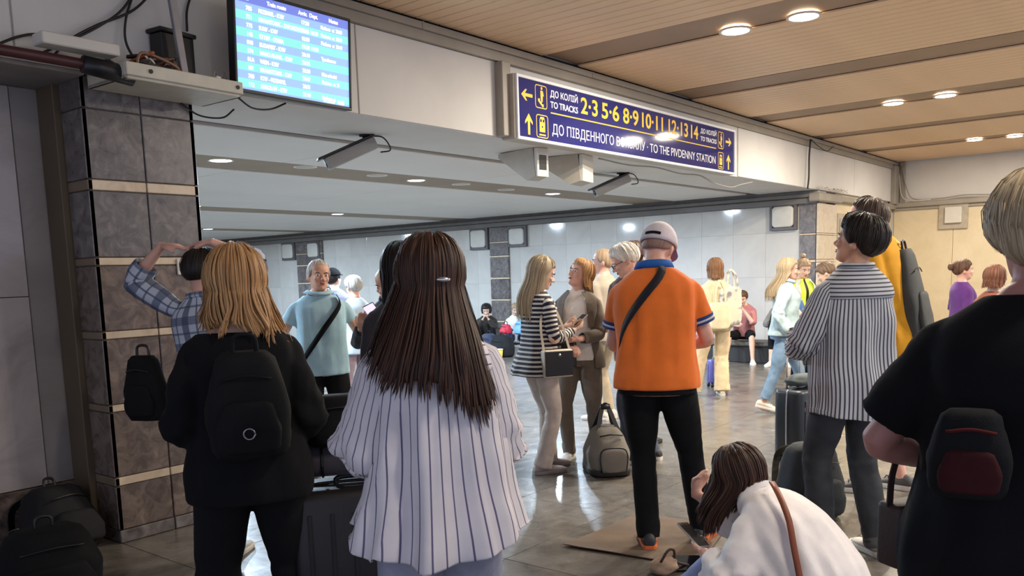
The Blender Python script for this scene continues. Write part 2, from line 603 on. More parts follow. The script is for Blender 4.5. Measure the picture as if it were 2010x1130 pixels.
struct(MB().bbox(2.33, 2.40, 5.25, 5.50, 0.0, ZL, 0.004).build('trim_7', M_OLIVE))
wl = struct(MB().box(-3.0, 2.38, 5.49, 5.8, 0, ZC).build('wall_left', M_GROUT))
for k in range(5):
    x1 = 2.175 - k * 0.95
    for z0, z1 in ((0.35, 1.5), (1.5, 2.72)):
        MB().bbox(x1 - 0.947, x1 - 0.003, 5.45, 5.5, z0 + 0.002, z1 - 0.002, 0.003).build('marble_slab', M_LEFTWALL, wl)
MB().bbox(2.178, 2.335, 5.46, 5.5, 0.35, 2.72, 0.003).build('marble_slab', M_LEFTDULL, wl)
struct(MB().bbox(-3.0, 2.335, 5.44, 5.5, 0.0, 0.347, 0.005).build('baseboard_left', M_BROWNST))
struct(MB().bbox(-3.0, 2.37, YB + 0.02, 5.5, 2.721, 2.745, 0.004).build('trim_8', plain('soffit_board', (132, 126, 122), 0.6)))

# ------------------------------------------------------------------ ceiling lamps (the place's own light)
WARM, COOL = (1.0, 0.90, 0.75), (0.64, 0.81, 1.0)
M_LAMPW = glow('warm_lamp', (255, 236, 205), 14.0)
M_LAMPC = glow('cool_lamp', (222, 236, 255), 14.0)
M_RING = plain('lamp_ring', (214, 206, 192), 0.4)
M_LENSOFF = plain('unlit_lamp_lens', (170, 160, 146), 0.3)
ring_me = None


def downlight(x, y, z, r, label, lit=None, power=0.0, group=None, below=-0.012):
    global ring_me
    t = empty('downlight', (x, y, z), 0, label, 'ceiling light', group)
    n = 24
    a = np.arange(n) * 2 * math.pi / n
    prof = [(1.0, 0.0), (1.16, -0.004), (1.2, -0.001), (1.2, 0.012), (1.0, 0.012), (1.0, 0.0)]
    R = [np.stack([np.cos(a) * r * q, np.sin(a) * r * q, np.full(n, z_)], 1) for q, z_ in prof]
    MB().rings(R, False, False).build('ring', M_RING, t, True)
    R = [np.stack([np.cos(a) * r * q, np.sin(a) * r * q, np.full(n, z_)], 1) for q, z_ in ((1.0, 0.006), (0.99, 0.0), (0.7, -0.004), (0.2, -0.006))]
    MB().rings(R).build('lens', {None: M_LENSOFF, 'w': M_LAMPW, 'c': M_LAMPC}[lit], t, True)
    if lit:
        ld = bpy.data.lights.new('lamp_light', 'AREA')
        ld.shape = 'DISK'
        ld.size = r * 2
        ld.energy = power
        ld.color = WARM if lit == 'w' else COOL
        lo = bpy.data.objects.new('lamp_light', ld)
        COL.objects.link(lo)
        lo.parent = t
        lo.location = (0, 0, below)
    return t


PWARM, PCOOL = 85.0, 190.0
for x, y, lab in ((7.11, 3.19, 'round warm downlight nearest the direction sign'), (7.12, 2.61, 'round warm downlight at the top edge of the ceiling, right of its pair'),
                  (11.72, 3.14, 'left lamp of the middle pair of warm downlights'), (11.68, 2.53, 'right lamp of the middle pair of warm downlights'),
                  (16.3, 3.06, 'left lamp of the farthest pair of warm downlights'), (16.4, 2.49, 'right lamp of the farthest pair of warm downlights')):
    downlight(x, y, ZC - 0.004, 0.115, lab, 'w', PWARM * (.45 if x > 15 else 1.0), 'warm downlights in the slatted ceiling')
for x in (2.5, 7.11, 11.7, 16.3):      # the same rows continue to the right, outside the picture
    for y in (-0.3, -0.9):
        downlight(x, y, ZC - 0.004, 0.115, 'warm downlight in the row continuing right outside the picture', 'w', PWARM * (.45 if x > 15 else .27 if x < 3 else 1.0), 'warm downlights outside the picture')
for x, y, lab in ((4.97, 7.66, 'brightest warm-white downlight beside the stone pillar'), (7.82, 7.78, 'cool downlight in the near strip above the long-haired woman'),
                  (10.85, 7.85, 'bluish downlight in the near strip below the wedge lamps'), (7.5, 12.4, 'cool downlight at the pillar edge in the second strip'),
                  (10.6, 12.65, 'small cool downlight in the second strip, right of the pillar one')):
    downlight(x, y, ZL + 0.006, 0.105, lab, 'c', PCOOL, 'cool downlights in the low ceiling', -.016)
for x, y in ((10.9, 17.5), (7.8, 17.5), (2.2, 7.7)):
    downlight(x, y, ZL + 0.006, 0.105, 'cool downlight hidden behind heads in the rear strips', 'c', PCOOL, 'rear cool downlights', -.016)
for x, y, lab in ((5.92, 7.55, 'unlit downlight right of the bright one by the pillar'), (7.05, 7.66, 'unlit downlight just left of the cool middle one'),
                  (8.62, 7.74, 'unlit downlight just right of the cool middle one'), (9.72, 7.86, 'unlit downlight just left of the bluish one')):
    downlight(x, y, ZL + 0.006, 0.105, lab, None, 0, 'unlit downlights in the low ceiling')
# ------------------------------------------------------------------ departure screen on the beam
M_BLACKPL = plain('black_plastic', (20, 20, 23), 0.4, var=0.1)
M_CABLE = plain('black_cable', (26, 25, 28), 0.55)
M_WHITEPL = plain('white_plastic', (204, 200, 190), 0.45, var=0.04)
M_GREYPL = plain('grey_plastic', (150, 146, 140), 0.45, var=0.05)
M_SCR_B = glow('screen_blue', (116, 144, 208), 1.3)
M_SCR_G = glow('screen_green', (106, 186, 170), 1.3)
M_SCR_H = glow('screen_header', (92, 104, 176), 1.1)
M_SCR_T = glow('screen_text', (238, 246, 255), 1.7)
M_SCR_Y = glow('screen_text_yellow', (250, 246, 190), 1.7)

TVW, TVH = 0.925, 0.60
tv = empty('departure_screen', (3.125, YB - 0.30, 2.695), 0, 'wide lit departures screen with blue and green rows hanging on the beam', 'screen')
tv.rotation_euler = (math.radians(3), 0, math.radians(1))
MB().bbox(0, TVW, 0.012, 0.075, 0, TVH, 0.012).build('case', M_BLACKPL, tv)
bz = MB()
bz.bbox(0, TVW, 0.0, 0.03, 0, 0.022, 0.004)
bz.bbox(0, TVW, 0.0, 0.03, TVH - 0.018, TVH, 0.004)
bz.bbox(0, 0.018, 0.0, 0.03, 0.02, TVH - 0.016, 0.004)
bz.bbox(TVW - 0.018, TVW, 0.0, 0.03, 0.02, TVH - 0.016, 0.004)
bz.build('bezel', M_BLACKPL, tv)
MB().bbox(0.30, 0.62, 0.07, 0.255, 0.18, 0.42, 0.01).build('wall_bracket', M_DARKMETAL, tv)
panel = MB().box(0.018, TVW - 0.018, 0.010, 0.02, 0.02, TVH - 0.018).build('display', M_SCR_B, tv)
rows_tv = [('705', 'PRZEMYSL - KYIV', '17:38', 'Platform  at  20:08'), ('771', 'KRAMATORSK - ZAPORIZHZHIA', '18:05 18:20', 'Platform  at  20:30'),
           ('775', 'SUMY - KYIV', '18:50', 'Platform  at  20:10'), ('146', 'KYTSIV - ODESA', '19:30 19:50', ''),
           ('018', 'BUDAPEST - KYIV', '20:10', 'Tymchasovo'), ('174', 'IVANO-FRANK. - KYIV', '20:15', ''),
           ('81A', 'WIEN - KYIV', '20:30', 'Bilet sohodni'), ('101', 'KRAMATORSK - KYIV', '20:47', 'Platform  at  21'),
           ('788', 'KYIV - PRZEMYSL', '20:51', ''), ('112', 'MYKOLAIV - KYIV', '21:10', 'Platform  at  ')]
ROWH = 0.0492
top = TVH - 0.018


def put_text(body, x, z, size, mat, parent, y=0.0085, squeeze=0.85, bold=0.0, name='lettering', align='LEFT'):
    me = text_mesh(body, size, squeeze, bold, 0.0008, align)
    o = link(name, me, mat, parent)
    o.rotation_euler = (math.pi / 2, 0, 0)
    o.location = (x, y, z)
    return o


hd = MB().box(0.02, TVW - 0.02, 0.0092, 0.012, top - 0.055, top).build('header_row', M_SCR_H, tv)
for b, x, mt in (('Train', 0.05, M_SCR_T), ('Train route', 0.25, M_SCR_T), ('Arriv.  Dept.', 0.49, M_SCR_T), ('Notes', 0.74, M_SCR_Y)):
    put_text(b, x, top - 0.04, 0.034, mt, hd, squeeze=0.9, bold=0.0006)
for k, (a, b, c, d) in enumerate(rows_tv):
    z1 = top - 0.055 - k * ROWH
    rw = MB().box(0.02, TVW - 0.02, 0.0095, 0.012, z1 - ROWH + 0.001, z1).build('train_row', M_SCR_B if k % 2 == 0 else M_SCR_G, tv)
    put_text(a, 0.095, z1 - 0.041, 0.034, M_SCR_T, rw, bold=0.0006)
    put_text(b, 0.185, z1 - 0.041, 0.034, M_SCR_T, rw, bold=0.0006, squeeze=0.74)
    put_text(c, 0.51, z1 - 0.041, 0.034, M_SCR_T, rw, bold=0.0004)
    if d: put_text(d, 0.67, z1 - 0.041, 0.032, M_SCR_T, rw, bold=0.0004, squeeze=0.75)
put_text('01.05.25  19:05', 0.68, 0.03, 0.034, M_SCR_Y, tv, bold=0.0006)
ld = bpy.data.lights.new('screen_light', 'AREA')
ld.shape = 'RECTANGLE'; ld.size = 0.88; ld.size_y = 0.55; ld.energy = 7.0; ld.color = (0.6, 0.8, 1.0)
lo = bpy.data.objects.new('screen_light', ld); COL.objects.link(lo)
lo.parent = tv; lo.location = (TVW / 2, -0.02, TVH / 2); lo.rotation_euler = (math.radians(-90), 0, 0)


def cable(name, pts, r, label, cat='cable', group=None, mat=None, m=24, parent=None):
    o = MB().tube(pts, r, 6, True, m=m).build(name, mat or M_CABLE, parent, True)
    return tag(o, label, cat, group) if parent is None else o


cable('screen_cable', [(3.16, 4.68, 2.70), (3.22, 4.70, 2.67), (3.32, 4.72, 2.635), (3.45, 4.72, 2.645), (3.58, 4.73, 2.70)], 0.006, 'thin black cable drooping in a loop below the screen')

# ------------------------------------------------------------------ direction sign on the beam
M_NAVY = plain('navy_sign_face', (44, 46, 108), 0.06, var=0.05, scale=1.0)
M_YEL = plain('sign_yellow', (250, 200, 60), 0.6, var=0.02)
M_SIGNW = plain('sign_white', (228, 228, 230), 0.6, var=0.02)
M_CASE = plain('sign_case', (176, 166, 150), 0.5, var=0.06)
SGX, SGZ, SGW, SGH = 6.04, 2.725, 4.51, 0.556
sg = empty('direction_sign', (SGX, YB - 0.17, SGZ), 0, 'long navy direction sign with yellow track numbers mounted on the beam', 'sign')
MB().bbox(-0.02, SGW, 0.02, 0.17, 0.0, SGH, 0.006).build('case', M_CASE, sg)
fr = MB()
fr.bbox(0, SGW, -0.002, 0.03, 0, 0.026, 0.003)
fr.bbox(0, SGW, -0.002, 0.03, SGH - 0.026, SGH, 0.003)
fr.bbox(0, 0.026, -0.002, 0.03, 0.024, SGH - 0.024, 0.003)
fr.bbox(SGW - 0.026, SGW, -0.002, 0.03, 0.024, SGH - 0.024, 0.003)
fr.build('frame', M_SIGNW, sg)
fc = MB().box(0.02, SGW - 0.02, 0.012, 0.03, 0.02, SGH - 0.02).build('sign_face', M_NAVY, sg)


def st_(body, x, z, size, mat, squeeze, bold=0.0):
    return put_text(body, x, z, size, mat, fc, 0.0112, squeeze, bold)


def arrow(x, z, w, deg):
    """arrow with swept head, pointing up before turning"""
    p = [(0, 0.5), (0.30, 0.12), (0.30, -0.02), (0.085, 0.16), (0.085, -0.5), (-0.085, -0.5), (-0.085, 0.16), (-0.30, -0.02), (-0.30, 0.12)]
    a = math.radians(deg)
    q = [((px * math.cos(a) - pz * math.sin(a)) * w, (px * math.sin(a) + pz * math.cos(a)) * w) for px, pz in p]
    mb = MB()
    mb.add([(x + px, 0.0105, z + pz) for px, pz in q], [tuple(range(len(q)))])
    o = mb.build('arrow', M_YEL, fc)
    return o


def poly(name, pts, mat, y=0.0105):
    mb = MB()
    mb.add([(px, y, pz) for px, pz in pts], [tuple(range(len(pts)))])
    return mb.build(name, mat, fc)


def picto_frame(x, z, w, h):
    mb = MB()
    out, inn = [], []
    for k, (sx, sz) in enumerate(((1, 1), (-1, 1), (-1, -1), (1, -1))):
        for i in range(5):
            a = math.pi / 2 * (k + i / 4)
            for L, r in ((out, 0.028), (inn, 0.020)):
                L.append((x + sx * (w / 2 - 0.028) + math.cos(a) * r, 0.0108, z + sz * (h / 2 - 0.028) + math.sin(a) * r))
    n = len(out)
    mb.add(out + inn, [(i, (i + 1) % n, n + (i + 1) % n, n + i) for i in range(n)])
    return mb.build('pictogram_frame', M_YEL, fc)


def disc(x, z, r, n=14):
    return [(x + r * math.cos(2 * math.pi * i / n), z + r * math.sin(2 * math.pi * i / n)) for i in range(n)]


def train_picto(x, z, s):
    poly('train_symbol', [(x - .045 * s, z - .06 * s), (x + .045 * s, z - .06 * s), (x + .045 * s, z + .05 * s), (x + .03 * s, z + .085 * s), (x - .03 * s, z + .085 * s), (x - .045 * s, z + .05 * s)], M_YEL)
    for sx in (-1, 1):
        poly('train_window', [(x + sx * .022 * s - .013 * s, z + .035 * s), (x + sx * .022 * s + .013 * s, z + .035 * s), (x + sx * .022 * s + .013 * s, z + .062 * s), (x + sx * .022 * s - .013 * s, z + .062 * s)], M_NAVY, 0.0095)
    poly('train_window', disc(x, z - .01 * s, .010 * s), M_NAVY, 0.0095)
    poly('track_symbol', [(x - .055 * s, z - .095 * s), (x + .055 * s, z - .095 * s), (x + .05 * s, z - .08 * s), (x - .05 * s, z - .08 * s)], M_YEL)


def walker_picto(x, z, s):
    poly('walker_symbol', disc(x + .01 * s, z + .085 * s, .016 * s), M_YEL)
    poly('walker_symbol', [(x - .012 * s, z + .062 * s), (x + .03 * s, z + .062 * s), (x + .048 * s, z + .01 * s), (x + .03 * s, z + .012 * s), (x + .024 * s, z - .05 * s), (x + .0 * s, z - .05 * s), (x - .01 * s, z + .0 * s)], M_YEL)
    poly('stairs_symbol', [(x - .055 * s, z - .02 * s), (x - .02 * s, z - .02 * s), (x - .02 * s, z - .045 * s), (x + .01 * s, z - .045 * s), (x + .01 * s, z - .07 * s), (x + .04 * s, z - .07 * s), (x + .04 * s, z - .1 * s), (x + .02 * s, z - .1 * s), (x - .055 * s, z - .045 * s)], M_YEL)


def fit(body, x0, x1, z0, cap, mat, bold=0.0015):
    """lettering with a given cap height stretched to a given width"""
    me = text_mesh(body, cap / 0.727, 1.0, bold)
    xs = [v.co.x for v in me.vertices]
    k = (x1 - x0) / (max(xs) - min(xs))
    lo_ = min(xs)
    for v in me.vertices: v.co.x = (v.co.x - lo_) * k
    o = link('lettering', me, mat, fc)
    o.rotation_euler = (math.pi / 2, 0, 0)
    o.location = (x0, 0.0112, z0)
    return o


Z1, Z2 = 0.392, 0.145     # the two lines of the sign
arrow(0.155, Z1, 0.165, 90)
picto_frame(0.367, Z1 + 0.012, 0.18, 0.205); walker_picto(0.367, Z1 + 0.012, 0.88)
arrow(0.175, Z2, 0.185, 0)
picto_frame(0.375, Z2, 0.18, 0.205); train_picto(0.375, Z2 + 0.005, 0.92)
fit('ДО КОЛІЙ', 0.508, 0.955, Z1 + 0.035, 0.058, M_SIGNW)
fit('TO TRACKS', 0.508, 0.955, Z1 - 0.062, 0.058, M_SIGNW)
for b_, x0, x1 in (('2·3', 1.007, 1.303), ('5·6', 1.378, 1.705), ('8·9', 1.785, 2.095), ('10·11', 2.170, 2.628), ('12·13', 2.757, 3.224), ('14', 3.301, 3.484)):
    fit(b_, x0, x1, 0.343, 0.154, M_YEL, 0.004)
poly('dividing_line', [(0.51, 0.277), (3.967, 0.277), (3.967, 0.288), (0.51, 0.288)], M_YEL)
fit('ДО ПІВДЕННОГО ВОКЗАЛУ · TO THE PIVDENNY STATION', 0.528, 3.953, Z2 - 0.05, 0.094, M_SIGNW, 0.0)
fit('ДО КОЛІЙ', 3.551, 3.981, Z1 + 0.035, 0.052, M_SIGNW)
fit('TO TRACKS', 3.551, 3.981, Z1 - 0.055, 0.052, M_SIGNW)
picto_frame(4.105, Z1, 0.155, 0.205); walker_picto(4.105, Z1, 0.85)
arrow(4.325, Z1, 0.165, -90)
picto_frame(4.105, Z2, 0.155, 0.205); train_picto(4.105, Z2, 0.85)
arrow(4.325, Z2, 0.185, 0)
MB().bbox(5.93, 6.05, YB - 0.10, YB, ZL + 0.005, 3.38, 0.006).build('sign_side_trim', M_GREYMETAL, bm)

# ------------------------------------------------------------------ cameras and lamps under the beam
def cctv(x, y, z, rz, tilt, ln, label):
    t = empty('security_camera', (x, y, z), rz, label, 'camera', 'security cameras under the beam')
    R = Matrix.Rotation(math.radians(tilt), 4, 'X')
    mb = rbox_mesh(0.12, ln, 0.10, 0.02, 0.012)
    me = mb.mesh('housing', M_GREYPL, True); me.transform(Matrix.Translation((0, 0.0, -0.20)) @ R)
    link('housing', me, None, t)
    me = rbox_mesh(0.135, ln + 0.06, 0.02, 0.02, 0.006).mesh('sunshield', M_BLACKPL); me.transform(Matrix.Translation((0, 0.0, -0.20)) @ R @ Matrix.Translation((0, -0.02, 0.10)))
    link('sunshield', me, None, t)
    mb = MB(); mb.tube([(0, 0.10, 0.0), (0, 0.10, -0.05), (0, 0.06, -0.09)], 0.018, 8); mb.tube([(0, 0.10, 0.0), (0, 0.10, -0.015)], 0.045, 14)
    mb.build('bracket', M_DARKMETAL, t, True)
    me = MB().tube([(0, -ln / 2 - 0.004, 0.05), (0, -ln / 2 + 0.02, 0.05)], 0.035, 14).mesh('lens', M_BLACKPL, True); me.transform(Matrix.Translation((0, 0, -0.20)) @ R)
    link('lens', me, None, t)
    cable('lead', [(0, ln / 2, -0.14), (0.03, ln / 2 + 0.08, -0.12), (0.02, ln / 2 + 0.02, -0.02), (0, 0.12, -0.01)], 0.006, None, parent=t)
    return t


cctv(4.90, 5.60, ZL, math.radians(-122), 24, 0.46, 'grey security camera under the beam right of the screen')
cctv(9.15, 5.70, ZL, math.radians(-122), 22, 0.50, 'grey security camera under the beam below the direction sign')


def wedge(x, y, rz, w, label, display):
    t = empty('wedge_lamp', (x, y, ZL), rz, label, 'lamp')
    mb = MB()
    # side profile: narrow top, wide slanting front
    prof = [(-0.17, 0.0), (0.30, -0.01), (0.30, -0.05), (-0.08, -0.30), (-0.20, -0.27)]
    n = len(prof)
    v = [(-w / 2, a, b) for a, b in prof] + [(w / 2, a, b) for a, b in prof]
    mb.add(v, [tuple(range(n)), tuple(range(n, 2 * n))[::-1]] + [(i, n + i, n + (i + 1) % n, (i + 1) % n) for i in range(n)])
    mb.build('housing', M_CASE, t)
    fm = MB()
    fm.box(-w / 2 + 0.005, w / 2 - 0.005, -0.222, -0.185, -0.272, -0.005)
    fm.build('front_panel', M_WHITEPL, t)
    if display:
        MB().box(-0.05, 0.05, -0.226, -0.20, -0.21, -0.07).build('dark_window', M_BLACKPL, t)
    MB().bbox(-0.03, 0.03, -0.05, 0.05, -0.005, 0.0, 0.002).build('mount', M_DARKMETAL, t)
    return t


wedge(6.78, 5.22, math.radians(-6), 0.17, 'wedge-shaped box with a small dark window under the sign', True)
wedge(7.50, 5.22, math.radians(12), 0.30, 'wedge-shaped pale lamp under the sign, right of the windowed box', False)
cable('sign_cable', [(7.75, 5.0, 2.725), (8.3, 4.98, 2.70), (8.9, 4.96, 2.715), (9.5, 4.97, 2.69), (10.0, 4.96, 2.70), (10.4, 4.95, 2.63), (10.9, 4.95, 2.61), (11.2, 4.95, 2.66), (11.6, 4.95, 2.72)], 0.009,
      'loose cable sagging under the sign towards the pier', mat=M_GREYPL, m=60)
cable('drop_cable', [(13.45, YB - 0.10, 3.47), (13.43, YB - 0.09, 3.2), (13.40, YB - 0.10, 2.9), (13.38, YB - 0.09, 2.72)], 0.014, 'dark cable dropping from the cornice to the pier cap')
cable('loop_cable', [(13.5, YB - 0.09, 3.47), (13.8, YB - 0.1, 3.40), (14.2, YB - 0.1, 3.36), (14.5, YB - 0.1, 3.46)], 0.007, 'thin cable looping below the cornice beside the drop cable')
for k, lab in enumerate(('white cable tangle on the pier cap, upper coil', 'white cable tangle on the pier cap, lower coil')):
    cable('tangled_cable', [(13.9 + 0.12 * i, YB - 0.10 + 0.03 * math.sin(i * 2.1 + k), 2.74 + 0.06 * abs(math.sin(i * 1.7 + k * 2))) for i in range(12)], 0.008, lab, mat=M_WHITEPL, m=60)
cable('ledge_cable', [(XE - 0.1, 4.75, 3.45), (XE - 0.1, 4.65, 3.0), (XE - 0.1, 4.5, 2.78), (XE - 0.1, 4.0, 2.76), (XE - 0.1, 3.6, 2.79), (XE - 0.1, 3.1, 2.76), (XE - 0.1, 2.4, 2.75)], 0.012, 'grey cable lying along the end wall ledge', mat=M_GREYPL, m=40)
cable('ledge_cable', [(XE - 0.1, 4.80, 3.3), (XE - 0.11, 4.75, 2.9), (XE - 0.12, 4.6, 2.76), (XE - 0.12, 4.2, 2.75)], 0.008, 'white cable hanging in the corner above the ledge', mat=M_WHITEPL, m=30)

# ------------------------------------------------------------------ white square wall boxes
def wall_box(y0, y1, z0, z1, label, frame, x=XW):
    t = empty('wall_box', (x, (y0 + y1) / 2, z0), 0, label, 'wall box', 'white square boxes on the walls')
    w, h = y1 - y0, z1 - z0
    fm = MB()
    a = 0.05
    for q in ((-w / 2 - a, -w / 2, -a, h + a), (w / 2, w / 2 + a, -a, h + a), (-w / 2, w / 2, -a, 0), (-w / 2, w / 2, h, h + a)):
        fm.bbox(-0.075, -0.001, q[0], q[1], q[2], q[3], 0.004)
    fm.build('surround', frame, t)
    mb = rbox_mesh(w, h, 0.06, 0.06, 0.02)
    me = mb.mesh('cover', M_WHITEPL, True)
    me.transform(Matrix.Translation((-0.05, 0, h / 2)) @ Matrix.Rotation(math.radians(-90), 4, 'Y') @ Matrix.Rotation(math.radians(90), 4, 'Z'))
    link('cover', me, None, t)
    return t


M_BOXFR = plain('box_surround', (96, 92, 94), 0.5)
M_BOXFR2 = stone('grey_stone_frame', [(150, 140, 122), (166, 156, 138), (178, 168, 150)], scale=4, rough=0.4)
wall_box(18.62, 19.05, 2.13, 2.50, 'white square wall box left of the farthest stone column', M_BOXFR)
wall_box(17.58, 17.98, 2.13, 2.48, 'white square wall box on the right of the farthest stone column', M_BOXFR)
wall_box(11.95, 12.36, 2.13, 2.50, 'white square wall box left of the middle stone column', M_BOXFR)
wall_box(10.91, 11.29, 2.15, 2.48, 'white square wall box right of the middle stone column', M_BOXFR)
wall_box(5.27, 5.63, 2.18, 2.52, 'large white square wall box beside the corner pier', M_BOXFR)


def end_box(y0, y1, z0, z1, label, x=XE):
    t = empty('wall_box', (x, (y0 + y1) / 2, z0), 0, label, 'wall box', 'white square boxes on the walls')
    w, h = y1 - y0, z1 - z0
    MB().bbox(-0.07, -0.021, -w / 2 - 0.10, w / 2 + 0.12, -0.11, h + 0.07, 0.005).build('stone_frame', M_BOXFR2, t)
    MB().bbox(-0.13, -0.07, -w / 2, w / 2, 0, h, 0.008).build('cover', M_WHITEPL, t)
    return t


end_box(3.64, 3.94, 2.27, 2.58, 'white box in a grey stone frame on the cream end wall')
sb = empty('wall_box', (15.35, YB + 0.04, 2.05), 0, 'white box beyond the pier beside the man in mustard', 'wall box', 'white square boxes on the walls')
MB().bbox(-0.26, 0.26, -0.05, 0.0, -0.08, 0.36, 0.005).build('stone_frame', M_BOXFR2, sb)
MB().bbox(-0.17, 0.17, -0.10, -0.05, 0.0, 0.28, 0.008).build('cover', M_WHITEPL, sb)

# ------------------------------------------------------------------ shelf of cables above the pillar
shf = empty('cable_shelf', (2.42, 4.55, 2.66), math.radians(2), 'pale metal shelf tray above the stone pillar left of the screen', 'shelf')
mb = MB()
mb.bbox(0, 0.74, 0.0, 0.02, 0.015, 0.085, 0.004)
mb.bbox(0, 0.74, 0.02, 0.42, 0.0, 0.02, 0.004)
mb.bbox(0.0, 0.02, 0.02, 0.42, 0.0, 0.085, 0.004)
mb.bbox(0.72, 0.74, 0.02, 0.42, 0.0, 0.085, 0.004)
mb.build('tray', plain('pale_tray', (196, 190, 174), 0.5, var=0.08), shf)
for bx in (0.14, 0.70):
    MB().tube([(bx, -0.006, 0.05), (bx, 0.004, 0.05)], 0.012, 8).build('screw', M_DARKMETAL, shf)
lid = MB().bbox(2.02, 2.42, 4.60, 4.72, 0, 0.06, 0.006)
me = lid.mesh('trunking_lid', M_WHITEPL)
me.transform(Matrix.Translation((0, 0, 2.775)))
tag(link('trunking_lid', me), 'loose white trunking lid lying left of the shelf tray', 'lid')
pp_ = empty('pipe', (0, 0, 0), 0, 'dark red and black pipe running above the pillar to the shelf', 'pipe')
MB().tube([(0.6, 4.80, 2.72), (1.6, 4.74, 2.735), (2.2, 4.68, 2.72), (2.34, 4.66, 2.705)], 0.028, 12, m=20).build('red_section', plain('dark_red_pipe', (74, 34, 34), 0.45), pp_, True)
MB().tube([(2.24, 4.66, 2.715), (2.35, 4.655, 2.705), (2.50, 4.64, 2.685)], [0.046, 0.05, 0.05], 14).build('black_sleeve', M_BLACKPL, pp_, True)
bxp = empty('black_box', (2.86, 4.78, 2.745), math.radians(8), 'black box standing on the cable shelf behind the grey pole', 'box')
MB().bbox(-0.10, 0.13, 0.0, 0.11, 0, 0.26, 0.006).build('body', M_BLACKPL, bxp)
MB().bbox(-0.115, 0.145, -0.012, 0.12, 0.26, 0.285, 0.006).build('lid', M_BLACKPL, bxp)
pol = MB().bbox(-0.022, 0.022, 0, 0.03, 0, 0.86, 0.004)
me = pol.mesh('pole', plain('grey_pole', (146, 142, 142), 0.4, 0.3)); me.transform(Matrix.Rotation(math.radians(-6), 4, 'Y'))
po = tag(link('pole', me, None, None, (2.855, 4.68, 2.685)), 'grey square pole rising from the cable shelf', 'pole')
rnd = random.Random(3)
for k, (mt, lab, r_) in enumerate(((plain('orange_cable', (158, 84, 48), 0.5), 'orange cable bundle heaped on the shelf', 0.010), (plain('brown_cable', (74, 52, 44), 0.5), 'brown cable bundle heaped on the shelf', 0.010),
                              (M_CABLE, 'black cable tangle heaped on the shelf', 0.010), (M_WHITEPL, 'thin white cable lying over the heaped bundles', 0.006), (plain('tan_cable', (140, 104, 80), 0.5), 'tan cable tangle at the back of the shelf', 0.008))):
    pts = [(2.64 + rnd.uniform(-0.12, 0.17), 4.64 + rnd.uniform(-0.04, 0.20), 2.70 + rnd.uniform(0.0, 0.13) * (1.2 - abs(i - 9) / 12)) for i in range(19)]
    cable('cable_bundle', pts, r_, lab, mat=mt, m=140, group='cables heaped on the shelf')
for k, pts in enumerate(([(2.98, 4.62, 2.72), (3.03, 4.66, 2.80), (3.08, 4.70, 2.74), (3.12, 4.66, 2.72)], [(3.02, 4.64, 2.71), (3.06, 4.66, 2.76), (3.10, 4.68, 2.82), (3.13, 4.70, 2.78)], [(3.0, 4.66, 2.70), (3.06, 4.68, 2.73), (3.11, 4.70, 2.79)])):
    cable('wire', pts, 0.004, ('pale wire loop beside the screen, lowest', 'pale wire loop beside the screen, tallest', 'pale wire loop beside the screen, behind the others')[k], 'wire', 'wires beside the screen', M_GREYPL)
MB_ = MB().bbox(0, 0.035, 0, 0.03, 0, 0.075, 0.005).build('socket_box', M_WHITEPL, None, False, (2.985, 4.585, 2.685)); tag(MB_, 'small white socket box on the shelf by the screen', 'socket')
for k, (pts, lab) in enumerate((
        ([(1.9, 4.84, 2.785), (2.0, 4.84, 2.84), (2.10, 4.84, 2.872), (2.22, 4.84, 2.86), (2.36, 4.82, 2.84), (2.5, 4.80, 2.775)], 'black cable arching low across the wall above the pipe'),
        ([(2.08, 4.80, 2.76), (2.25, 4.84, 2.86), (2.45, 4.84, 2.99), (2.6, 4.85, 3.12), (2.75, 4.86, 3.35)], 'black cable rising steeply across the wall, left one'),
        ([(2.16, 4.80, 2.77), (2.26, 4.84, 2.87), (2.42, 4.84, 2.98), (2.66, 4.85, 3.12), (2.86, 4.86, 3.34)], 'black cable rising across the wall, right one'),
        ([(2.62, 4.80, 2.80), (2.585, 4.84, 2.92), (2.60, 4.85, 3.05), (2.66, 4.86, 3.2), (2.72, 4.86, 3.38)], 'black cable hanging down to the heaped bundles'),
        ([(2.98, 4.85, 3.06), (3.0, 4.86, 3.2), (3.08, 4.86, 3.38)], 'thin cable at the top beside the grey pole'))):
    cable('wall_cable', pts, 0.0075, lab, group='cables on the wall', m=40)
cable('tray_loop', [(2.98, 4.98, 2.66), (3.10, 4.98, 2.60), (3.25, 4.96, 2.60), (3.33, 4.94, 2.66)], 0.006, 'black cable loop hanging below the tray end')

# ------------------------------------------------------------------ bench by the marble wall
bn = empty('bench', (13.05, 5.55, 0), 0, 'long low dark bench along the marble wall', 'bench')
MB().bbox(0, 0.55, -1.6, 2.6, 0.27, 0.34, 0.02).build('seat', plain('bench_seat', (96, 92, 86), 0.5), bn)
MB().bbox(0.06, 0.55, -1.6, 2.6, 0.0, 0.27, 0.01).build('base', plain('bench_base', (44, 42, 42), 0.6), bn)
MB().bbox(0.02, 0.058, 0.64, 0.70, 0.0, 0.27, 0.01).build('leg', M_GREYMETAL, bn)
# ------------------------------------------------------------------ cloth, hair and skin materials
def skin(name, rgb):
    if name in MATS: return MATS[name]
    m = plain(name, rgb, 0.5, var=0.10, scale=14.0, bump=0.05, bscale=90)
    p = m.node_tree.nodes['Principled BSDF']
    p.inputs['Subsurface Weight'].default_value = 0.12
    p.inputs['Subsurface Radius'].default_value = (0.012, 0.005, 0.003)
    return m


def cloth(name, rgb, rough=0.85, var=0.12, scale=14.0, bump=0.15, sheen=0.15):
    return plain(name, rgb, rough, 0.0, var, scale, bump, 220.0, 0.25, sheen=sheen)


